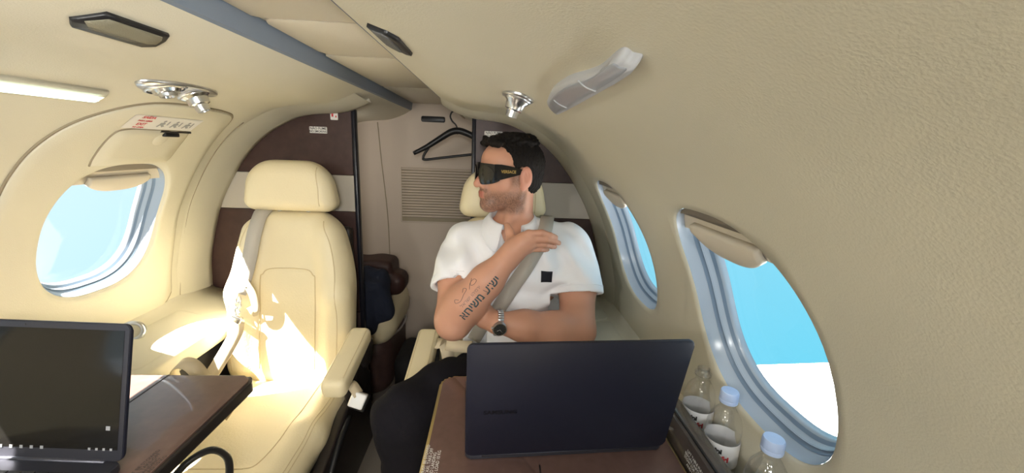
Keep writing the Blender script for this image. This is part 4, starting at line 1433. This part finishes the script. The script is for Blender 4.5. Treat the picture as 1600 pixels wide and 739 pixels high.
# palm and fingers
B.chain([wr_r, (.402, 1.068, .976), (.424, 1.064, .998)], [.031, .031, .028], .015)
mcp = [(.437, 1.056, 1.024), (.446, 1.054, 1.010), (.447, 1.060, .994), (.441, 1.070, .978)]
for q in mcp:
    B.cap((.402, 1.068, .976), q, .019, .0125, .012)
fing = [[mcp[0], (.473, 1.052, 1.029), (.497, 1.062, 1.021), (.515, 1.074, 1.013)],
        [mcp[1], (.486, 1.054, 1.011), (.510, 1.068, 1.002), (.526, 1.082, .995)],
        [mcp[2], (.484, 1.064, .994), (.505, 1.080, .986), (.517, 1.094, .981)],
        [mcp[3], (.471, 1.077, .977), (.488, 1.092, .972), (.498, 1.104, .969)]]
fr = [(.0112, .0096, .0084, .0070), (.0115, .0098, .0086, .0072), (.0106, .0094, .0082, .0070), (.0094, .0084, .0074, .0064)]
for p, r in zip(fing, fr):
    B.chain(p, r, .003)
B.chain([(.398, 1.078, .968), (.392, 1.086, 1.000), (.386, 1.098, 1.020), (.380, 1.112, 1.034)], [.018, .0145, .0115, .0095], .008)
# left arm folded across, hand tucked behind the other arm
Cc = SDF(LO, HI, RS)
sh_l, el_l, wr_l = (.600, 1.262, .940), (.604, 1.108, .722), (.358, 1.052, .764)
Cc.chain([sh_l, (.612, 1.19, .83), el_l], [.050, .058, .052], .02)
Cc.chain([(.600, 1.100, .718), (.530, 1.080, .728), (.44, 1.062, .750), wr_l], [.052, .053, .042, .031], .03)
Cc.chain([wr_l, (.325, 1.075, .768), (.296, 1.098, .772)], [.030, .030, .026], .012)
for i in range(4):
    a = Vector((.292, 1.104 + .004 * i, .800 - .018 * i))
    Cc.chain([(.325, 1.08, .775 - .004 * i), a, a + Vector((-.036, .016, .004)), a + Vector((-.060, .030, .002)), a + Vector((-.078, .044, -.002))], [.017, .0115, .010, .009, .0078], .004)
Cc.chain([(.335, 1.078, .785), (.315, 1.098, .812), (.298, 1.112, .828)], [.016, .012, .0095], .006)
A.D = np.minimum(A.D, np.minimum(B.D, Cc.D))
body = A.obj('body', 'skin', person)
del A
# skin colour: stubble, lips, warm ears
me = body.data
n = len(me.vertices)
co = np.empty(n * 3); me.vertices.foreach_get('co', co); co = co.reshape(-1, 3) + np.array(wloc(body))
q = (co - np.array(O)) @ MH.T / HSC
f_, s_, u_ = q[:, 0], q[:, 1], q[:, 2]
base = np.tile(np.array([.57, .295, .198]), (n, 1))
rn = RNG.random(n)
head = (u_ > -.16) & (np.abs(s_) < .10) & (np.abs(f_) < .14)
def sstep(a, b, x):
    t = np.clip((x - a) / (b - a), 0, 1); return t * t * (3 - 2 * t)
jaw = sstep(-.030, -.072, u_ + .20 * np.clip(f_ - .02, -.06, .03)) * sstep(-.045, -.02, f_) * sstep(-.140, -.114, u_)
side = sstep(.030, .010, np.abs(f_ - .010)) * sstep(-.06, -.02, u_) * sstep(.045, .02, u_) * sstep(.045, .058, np.abs(s_)) * .8
cheek = sstep(.085, .06, f_) * sstep(-.062, -.042, u_)
mous = sstep(.085, .092, f_) * sstep(-.0640, -.0600, u_) * sstep(-.049, -.053, u_) * sstep(.030, .020, np.abs(s_))
lips = sstep(.090, .095, f_) * sstep(-.082, -.079, u_) * sstep(-.058, -.0605, u_) * sstep(.022, .016, np.abs(s_)) * head
beard = np.clip(jaw * (1 - cheek * .8) + side + mous, 0, 1) * head * (1 - lips)
beard *= .60 * (.7 + .6 * rn)
hairc = np.array([.055, .035, .026])
colr = base * (1 - beard[:, None]) + hairc * beard[:, None]
colr = colr * (1 - lips[:, None] * .8) + np.array([.42, .13, .10]) * lips[:, None] * .8
ear = head & (np.abs(s_) > .080) & (f_ < .012) & (f_ > -.04) & (u_ > -.05) & (u_ < .03)
colr[ear] = np.array([.58, .27, .19])
nosec = sstep(.098, .112, f_) * sstep(-.052, -.02, u_) * sstep(.015, -.01, u_) * head
colr = colr * (1 - .5 * nosec[:, None]) + np.array([.56, .22, .16]) * .5 * nosec[:, None]
att = me.color_attributes.new('Col', 'FLOAT_COLOR', 'POINT')
att.data.foreach_set('color', np.concatenate([colr, np.ones((n, 1))], 1).ravel())
bv_body = bvh_of(body)

# hair: short at the sides, curly on top
Hh = SDF(hp(0, 0, 0) - np.array([.16, .16, .10]), hp(0, 0, 0) + np.array([.16, .16, .17]), .0028)
HW = HeadScale(Hh)
HW.ell(hp(-.014, 0, .034), (.107, .0805, .088), M=MH)
HW.ell(hp(-.042, 0, -.026), (.068, .065, .050), .03, M=MH)
x, y, z = Hh.pts((slice(None),) * 3)
x = (x - O.x) / HSC; y = (y - O.y) / HSC; z = (z - O.z) / HSC
ff = HF.x * x + HF.y * y + HF.z * z
ss = HS.x * x + HS.y * y + HS.z * z
uu = HU.x * x + HU.y * y + HU.z * z
lim = np.interp(uu, [-.09, -.07, -.045, -.040, -.005, .020, .045, .060, .075, .09, .2], [-.075, -.05, -.036, -.034, -.010, .022, .030, .036, .052, .088, .12])
Hh.D = np.maximum(Hh.D, (ff - lim).astype(np.float32))
Hh.D = np.maximum(Hh.D, (-.082 - uu).astype(np.float32))
# round the ear
HW.ell(hp(-.006, .08, -.014), (.026, .03, .040), .004, M=MH, cut=True)
HW.ell(hp(-.006, -.08, -.014), (.026, .03, .040), .004, M=MH, cut=True)
Hh.D = Hh.D + (.0024 * np.sin(ff * 420 + ss * 150 + 3 * np.sin(uu * 120)) * np.sin(uu * 300 + ff * 90 + 2 * np.sin(ss * 140))).astype(np.float32)
rr = random.Random(3)
for i in range(150):
    a = rr.uniform(-1.0, 1.0); b = rr.uniform(-.55, 1.0)
    f0 = -.015 + .098 * b; s0 = .062 * a
    uz = .034 + .086 * math.sqrt(max(.03, 1 - (b * .95) ** 2 * .80 - (a * .80) ** 2))
    if b > .78: uz = max(uz, .084)
    if uz < .082 and f0 > .0: continue
    p0 = Vector(hp(f0, s0, uz))
    ang_ = rr.uniform(0, 6.28); R0 = rr.uniform(.006, .0105)
    pts = []
    for j in range(4):
        t = ang_ + j * 1.0
        pts.append(p0 + HF * (.009 * math.cos(t)) + HS * (.009 * math.sin(t)) + HU * (.002 * j + .004))
    HW.chain([tuple(p) for p in pts], [R0, R0 * .9, R0 * .75, R0 * .5], .003)
for i in range(22):   # locks above the brow line
    s0 = rr.uniform(-.050, .050)
    p0 = Vector(hp(.074 - 6 * s0 * s0, s0, .100)); p1 = p0 + HF * .014 + HU * rr.uniform(-.002, .010) + HS * rr.uniform(-.006, .006)
    p2 = p1 + HF * .003 + HU * -.006 + HS * rr.uniform(-.006, .006)
    HW.chain([tuple(p0), tuple(p1), tuple(p2)], [.009, .008, .004], .003)
hair = Hh.obj('hair', 'hair', person)

# sunglasses (worn, but a thing of their own)
gl = empty('sunglasses', hp(.09, 0, 0), 'oversized black shield sunglasses on the man', 'sunglasses')
def gl_f(s): return .117 - .036 * (abs(s) / .074) ** 2.2
V, Fs = [], []
nu, nv = 48, 8
for d in (0, -.005):
    for i in range(nu + 1):
        s = -.076 + .152 * i / nu
        top = .031 - .003 * abs(s / .076) ** 3
        bot = -.036 + .034 * math.exp(-(s / .0125) ** 2) + .016 * abs(s / .076) ** 4
        for j in range(nv + 1):
            V.append(hp(gl_f(s) + d - .004 * (j / nv - .5) ** 2, s, top + (bot - top) * j / nv))
k = (nu + 1) * (nv + 1)
for h in (0, k):
    for i in range(nu):
        for j in range(nv):
            a = h + i * (nv + 1) + j
            Fs.append([a, a + nv + 1, a + nv + 2, a + 1])
for i in range(nu):
    for j in (0, nv):
        a = i * (nv + 1) + j; Fs.append([a, a + nv + 1, k + a + nv + 1, k + a])
for i in (0, nu):
    for j in range(nv):
        a = i * (nv + 1) + j; Fs.append([a, a + 1, k + a + 1, k + a])
new('front', V, Fs, 'glasses', gl, angle=50)
for sg in (-1, 1):
    V, Fs = [], []
    for i in range(19):
        for j in range(13):
            t = -1 + 2 * i / 18; v = -1 + 2 * j / 12
            s = sg * (.039 + .029 * t * math.sqrt(1 - .5 * v * v)); u = -.003 + .027 * v * math.sqrt(1 - .5 * t * t)
            V.append(hp(gl_f(s) + .0022, s, u))
    Fs = [[i * 13 + j, (i + 1) * 13 + j, (i + 1) * 13 + j + 1, i * 13 + j + 1] for i in range(18) for j in range(12)]
    new('lens', V, Fs, 'glasses_lens', gl)
    # temple arm
    V, Fs = [], []
    st = [(.090, .0745, .030, -.020), (.070, .0785, .030, -.016), (.040, .0800, .026, -.008), (.010, .0800, .020, .000), (-.012, .0800, .016, .002), (-.030, .0790, .010, -.004)]
    for f0, s0, ut, ub in st:
        for (ds_, u0_) in ((.002, ut), (.002, ub), (-.002, ub), (-.002, ut)):
            V.append(hp(f0, sg * (s0 + ds_), u0_))
    for i in range(len(st) - 1):
        for j in range(4):
            Fs.append([i * 4 + j, i * 4 + (j + 1) % 4, i * 4 + 4 + (j + 1) % 4, i * 4 + 4 + j])
    Fs += [[0, 1, 2, 3], [20, 21, 22, 23]]
    tm = new('temple', V, Fs, 'glasses', gl, angle=30)
    if sg > 0:
        TV, TF = text_geo('VERSACE', .0125, bold=.0004)
        # reads from the lens toward the ear on his left side
        new('lettering', [hp(.047 - v[0], .0825 + .0 * v[0], .0085 + v[1] - .06 * v[0] * 0) for v in TV], TF, 'gold', tm, smooth=False)
        for p in tm.children: pass

# polo shirt
P = SDF((.10, 1.00, .46), (.75, 1.45, 1.07), .0036)
P.ell((.414, 1.262, .85), (.188, .114, .19))
for xx in (.335, .495):
    P.ell((xx, 1.205, .88), (.085, .055, .08), .06)
P.ell((.412, 1.250, .64), (.170, .130, .19), .08)
P.cap((.262, 1.275, .932), (.575, 1.275, .942), .067, .067, .05)
P.cap((.262, 1.282, .943), (.36, 1.280, .975), .05, .040, .04)
P.cap((.575, 1.282, .952), (.45, 1.280, .980), .05, .040, .04)
P.chain([(.250, 1.262, .925), (.235, 1.19, .855), (.232, 1.13, .80)], [.072, .074, .075], .03)
P.chain([(.592, 1.262, .935), (.610, 1.20, .84), (.613, 1.14, .765)], [.072, .074, .075], .03)
def folds(x, y, z):
    a = .0065 * np.sin(75 * (z - .6) + 26 * (x - .41) + 3 * np.sin(18 * x)) * np.exp(-((z - .72) / .16) ** 2)
    b = .0055 * np.sin(95 * (x - .41) * .8 + 40 * z + 4 * y) * np.exp(-((z - .93) / .07) ** 2)
    c = .0045 * np.sin(70 * z + 60 * np.abs(x - .42) + 5) * np.exp(-((np.abs(x - .42) - .19) / .05) ** 2)
    e = .005 * np.sin(110 * (z - .8) - 70 * np.abs(x - .42)) * np.exp(-((np.abs(x - .42) - .13) / .05) ** 2 - ((z - .82) / .08) ** 2)
    return a + b + c + e
P.warp(folds)
# neck opening with an open placket
P.cap((.405, 1.262, .95), (.393, 1.246, 1.12), .064, .068, .006, cut=True)
P.cap((.388, 1.150, .935), (.392, 1.190, 1.03), .014, .034, .006, cut=True)
# sleeve ends: cut across the arm, then hollow
def sleeve(hem, d, box_lo, box_hi, arm):
    P.plane_cut(hem, d, .004, box_lo, box_hi)
    P.chain(arm[0], arm[1], .003, cut=True)
d_r = Vector((-.02, -.60, -.62)).normalized(); d_l = Vector((.02, -.42, -.78)).normalized()
P.plane_cut((.233, 1.158, .826), d_r, .004, (.10, 1.00, .60), (.325, 1.22, .93))
P.plane_cut((.612, 1.174, .808), d_l, .004, (.525, 1.00, .60), (.75, 1.27, .93))
P.chain([(.233, 1.175, .845), (.232, 1.09, .77)], [.0635, .064], 0, cut=True)
P.chain([(.611, 1.185, .825), (.608, 1.11, .73)], [.0635, .064], 0, cut=True)
shirt = P.obj('polo_shirt', 'polo', person)
bv_sh = bvh_of(shirt)
# sleeve hems
for c, d, r in (((.233, 1.162, .830), d_r, .0705), ((.612, 1.178, .813), d_l, .0695)):
    d = Vector(d)
    u1 = d.cross(Vector((1, 0, 0))).normalized(); u2 = d.cross(u1)
    for off in (-.016,):
        ring = []
        for t in np.linspace(0, 2 * math.pi, 40)[:-1]:
            dr = u1 * math.cos(t) + u2 * math.sin(t)
            cc = Vector(c) + d * off
            h = bv_sh.ray_cast(cc + dr * .11, -dr)
            ring.append(h[0] if h[0] is not None and .060 < (h[0] - cc).length < .080 else cc + dr * .073)
        new('sleeve_hem', *tube(ring, .0016 if off < 0 else .0022, 6, True), 'polo', shirt)
# collar
V, Fs = [], []
m_ = 60
sec = 7
for i in range(m_ + 1):
    ph = math.radians(24) + (math.radians(312)) * i / m_
    back = .5 - .5 * math.cos(ph)          # 0 at the front, 1 behind
    dx, dy = -math.sin(ph), -math.cos(ph)
    cxk, cyk = .399, 1.256
    zl = 1.004 - .026 * (1 - back) + .012 * back
    zh = zl + .040 + .004 * back
    tip = math.exp(-((min(i, m_ - i)) / 6.0) ** 2)
    leaf = zh - .038 - .034 * tip
    for (r, z_) in ((.064, zl), (.065, zh - .006), (.067, zh), (.071, zh + .002), (.076, zh - .004), (.086 + .010 * (1 - back), (zh + leaf) / 2), (.096 + .022 * (1 - back), leaf)):
        V.append((cxk + dx * r * 1.0, cyk + dy * r * 1.08, z_))
for i in range(m_):
    for j in range(sec - 1):
        Fs.append([i * sec + j, (i + 1) * sec + j, (i + 1) * sec + j + 1, i * sec + j + 1])
col = new('collar', V, Fs, 'polo', shirt)
sm = col.modifiers.new('thickness', 'SOLIDIFY'); sm.thickness = .0022; sm.offset = 0
def on_shirt(x, z, off=.0015):
    h = bv_sh.ray_cast(Vector((x, .90, z)), Vector((0, 1, 0)))
    return (h[0] + h[1] * off) if h[0] is not None else Vector((x, 1.15, z))
def decal(poly_grid, m, name, parent):
    V, Fs = [], []
    n_, k_ = len(poly_grid), len(poly_grid[0])
    for row in poly_grid: V += [tuple(p) for p in row]
    Fs = [[i * k_ + j, (i + 1) * k_ + j, (i + 1) * k_ + j + 1, i * k_ + j + 1] for i in range(n_ - 1) for j in range(k_ - 1)]
    o = new(name, V, Fs, m, parent)
    s = o.modifiers.new('thickness', 'SOLIDIFY'); s.thickness = .0012; s.offset = 0
    return o
mat('patch_black', (0.006, 0.006, 0.012), 0.7)
decal([[on_shirt(.4885 + .0335 * i / 6, .8925 - .034 * j / 6) for j in range(7)] for i in range(7)], 'patch_black', 'chest_patch', shirt)
decal([[on_shirt(.378 + .030 * i / 4 + .0, .955 - .145 * j / 16, .002) for j in range(17)] for i in range(5)], 'polo', 'placket', shirt)
for zz in (.90, .845):
    p = on_shirt(.393, zz, .004)
    new('button', *lathe([(.0052, 0), (.005, .0015), (.003, .002), (.0005, .0018)], p, 14, (0, -1, .1)), 'white', shirt)

# trousers, shoes
T = SDF((-.02, .76, .06), (.66, 1.42, .70), .006)
T.ell((.408, 1.245, .505), (.178, .140, .100))
T.chain([(.335, 1.20, .500), (.215, 1.03, .545), (.122, .908, .566)], [.098, .090, .076], .04)
T.chain([(.122, .906, .560), (.138, .93, .34), (.150, .93, .11)], [.076, .068, .058], .02)
T.chain([(.485, 1.20, .495), (.505, 1.00, .530), (.505, .865, .535)], [.094, .088, .074], .04)
T.chain([(.505, .865, .532), (.495, .88, .34), (.490, .89, .11)], [.074, .066, .058], .02)
T.warp(lambda x, y, z: .004 * np.sin(70 * z + 40 * x + 20 * y) * np.exp(-((y - .93) / .07) ** 2) + .004 * np.sin(60 * x + 55 * y) * np.exp(-((y - 1.14) / .07) ** 2))
T.obj('trousers', 'trouser', person)
for xs, yy in ((.150, .93), (.490, .89)):
    S = SDF((xs - .08, yy - .24, 0.0), (xs + .08, yy + .12, .16), .006)
    S.chain([(xs, yy + .03, .050), (xs, yy - .06, .045), (xs, yy - .15, .035)], [.042, .040, .034], .02)
    S.plane_cut((xs, yy, .006), (0, 0, -1), .003)
    S.cap((xs, yy + .02, .06), (xs, yy + .01, .11), .042, .045, .02)
    S.obj('shoe', 'black_plastic', person)

# tattoo on the raised forearm
E_, W_ = Vector(el_r), Vector(wr_r)
ax_t = (W_ - E_).normalized()
n_t = (Vector((.34, 0, 1.25)) - (E_ + W_) / 2); n_t = (n_t - ax_t * n_t.dot(ax_t)).normalized()
ay_t = n_t.cross(ax_t).normalized()
def on_arm(VF, u0_, v0_, name, m, parent=body, off=.0008):
    V, Fs = VF
    out = []
    for v in V:
        p = E_ + ax_t * (u0_ + v[0]) + ay_t * (v0_ + v[1]) + n_t * .12
        h = bv_body.ray_cast(p, -n_t)
        out.append(tuple(h[0] + h[1] * off) if h[0] is not None and h[3] < .2 else tuple(p - n_t * .08))
    return new(name, out, Fs, m, parent, smooth=False)
on_arm(text_geo('אחישמ עושי', .030, bold=.0006), .120, -.017, 'tattoo_text', 'tattoo')
on_arm(text_geo('לארשי והימרי', .014, bold=-.0001), .108, .004, 'tattoo_text', 'tattoo_faint')
def squig(pts, r=.0007):
    out = []
    for a, b in catmull(pts, 6):
        p = E_ + ax_t * a + ay_t * b + n_t * .12
        h = bv_body.ray_cast(p, -n_t)
        if h[0] is not None: out.append(h[0] + h[1] * .0003)
    return tube(out, r, 5)
new('tattoo_line', *squig([(.078, .022), (.070, .030), (.066, .022), (.080, .016), (.098, .022), (.112, .026), (.106, .034), (.098, .028)]), 'tattoo_faint', body)
new('tattoo_line', *squig([(.118, .020), (.130, .030), (.146, .030), (.150, .022), (.138, .020), (.128, .026), (.142, .036)]), 'tattoo_faint', body)

# wrist watch
wt = empty('wrist_watch', wr_l, 'steel watch with dark dial on the folded arm wrist', 'watch')
ax_w = (Vector(wr_l) - Vector((.44, 1.062, .750))).normalized()
nw = Vector((-.25, -.9, .02)); nw = (nw - ax_w * nw.dot(ax_w)).normalized()
vw = nw.cross(ax_w).normalized()
wc = Vector(wr_l) + ax_w * -.004
for i in range(26):
    t = 2 * math.pi * i / 26
    if abs(math.sin(t / 2)) < .22: continue
    dr = nw * math.cos(t) + vw * math.sin(t)
    p = wc + dr * .0355
    tg = (-nw * math.sin(t) + vw * math.cos(t))
    Mx = Matrix((ax_w, tg, dr)).transposed()
    new('link', *rbox(p, (.0165, .0074, .0038), .0012, 1, Mx), 'steel', wt)
cw = wc + nw * .034
new('case', *lathe([(.0165, -.003), (.0205, -.001), (.0205, .006), (.0190, .0085), (.0172, .0086)], cw, 32, nw), 'steel', wt, angle=40)
new('dial', *lathe([(.0175, .0078), (.009, .0080), (.0003, .0080)], cw, 32, nw), 'black_ink', wt)
for a, L_ in ((.6, .0105), (2.4, .014)):
    dr = ax_w * math.cos(a) + vw * math.sin(a)
    new('hand', *tube([cw + nw * .0088, cw + nw * .0088 + dr * L_], .0006, 5), 'chrome', wt)
for i in range(12):
    a = i * math.pi / 6
    dr = ax_w * math.cos(a) + vw * math.sin(a)
    new('hour_mark', *tube([cw + nw * .0085 + dr * .0135, cw + nw * .0085 + dr * .0160], .0005, 4), 'gold', wt)
new('crown', *lathe([(.003, 0), (.003, .004), (.0005, .0042)], cw + nw * .003 + ax_w * .0200, 10, ax_w), 'steel', wt)

# shoulder belt across his chest and the lap belt at the armrest
mb = empty('seat_belt', (.36, 1.1, .6), 'beige shoulder belt crossing the man polo shirt diagonally', 'seat belt')
pts = [(.505, 1.012), (.490, .985), (.470, .95), (.445, .91), (.415, .862), (.385, .81), (.36, .765), (.335, .72), (.31, .67), (.285, .62)]
pts = catmull(pts, 4)
L3, N3 = [], []
for x, z in pts:
    h = bv_sh.ray_cast(Vector((x, .90, z)), Vector((0, 1, 0)))
    nn = Vector((0.0, -1, .15)) if h[1] is None else (h[1] * .4 + Vector((0, -1, .2))).normalized()
    L3.append((h[0] if h[0] is not None else Vector((x, 1.17, z))) + nn * .006); N3.append(nn)
# smooth the path so the webbing spans the folds
for _ in range(3):
    L3 = [L3[0]] + [(L3[i - 1] + L3[i] * 2 + L3[i + 1]) / 4 + Vector((0, -.0006, 0)) for i in range(1, len(L3) - 1)] + [L3[-1]]
L3 = [Vector((.52, 1.33, 1.03)), Vector((.515, 1.27, 1.035))] + L3; N3 = [Vector((0, -.1, 1)), Vector((0, -.4, 1)).normalized()] + N3
new('webbing', *ribbon(L3, N3, .044), 'belt_grey', mb)
ml = empty('lap_belt', (.20, 1.14, .58), 'cream lap belt end draped over the man armrest', 'seat belt')
new('webbing', *ribbon(catmull([(.165, 1.20, .618), (.19, 1.19, .622), (.205, 1.165, .606), (.215, 1.14, .575), (.24, 1.12, .566), (.27, 1.10, .545)], 5), [(.2, -.6, 1)] * 26, .040), 'belt', ml)
new('loose_end', *ribbon(catmull([(.20, 1.175, .628), (.225, 1.16, .632), (.255, 1.14, .640), (.285, 1.12, .65)], 6), [(-.3, -.9, .5)] * 19, .036), 'belt', ml)
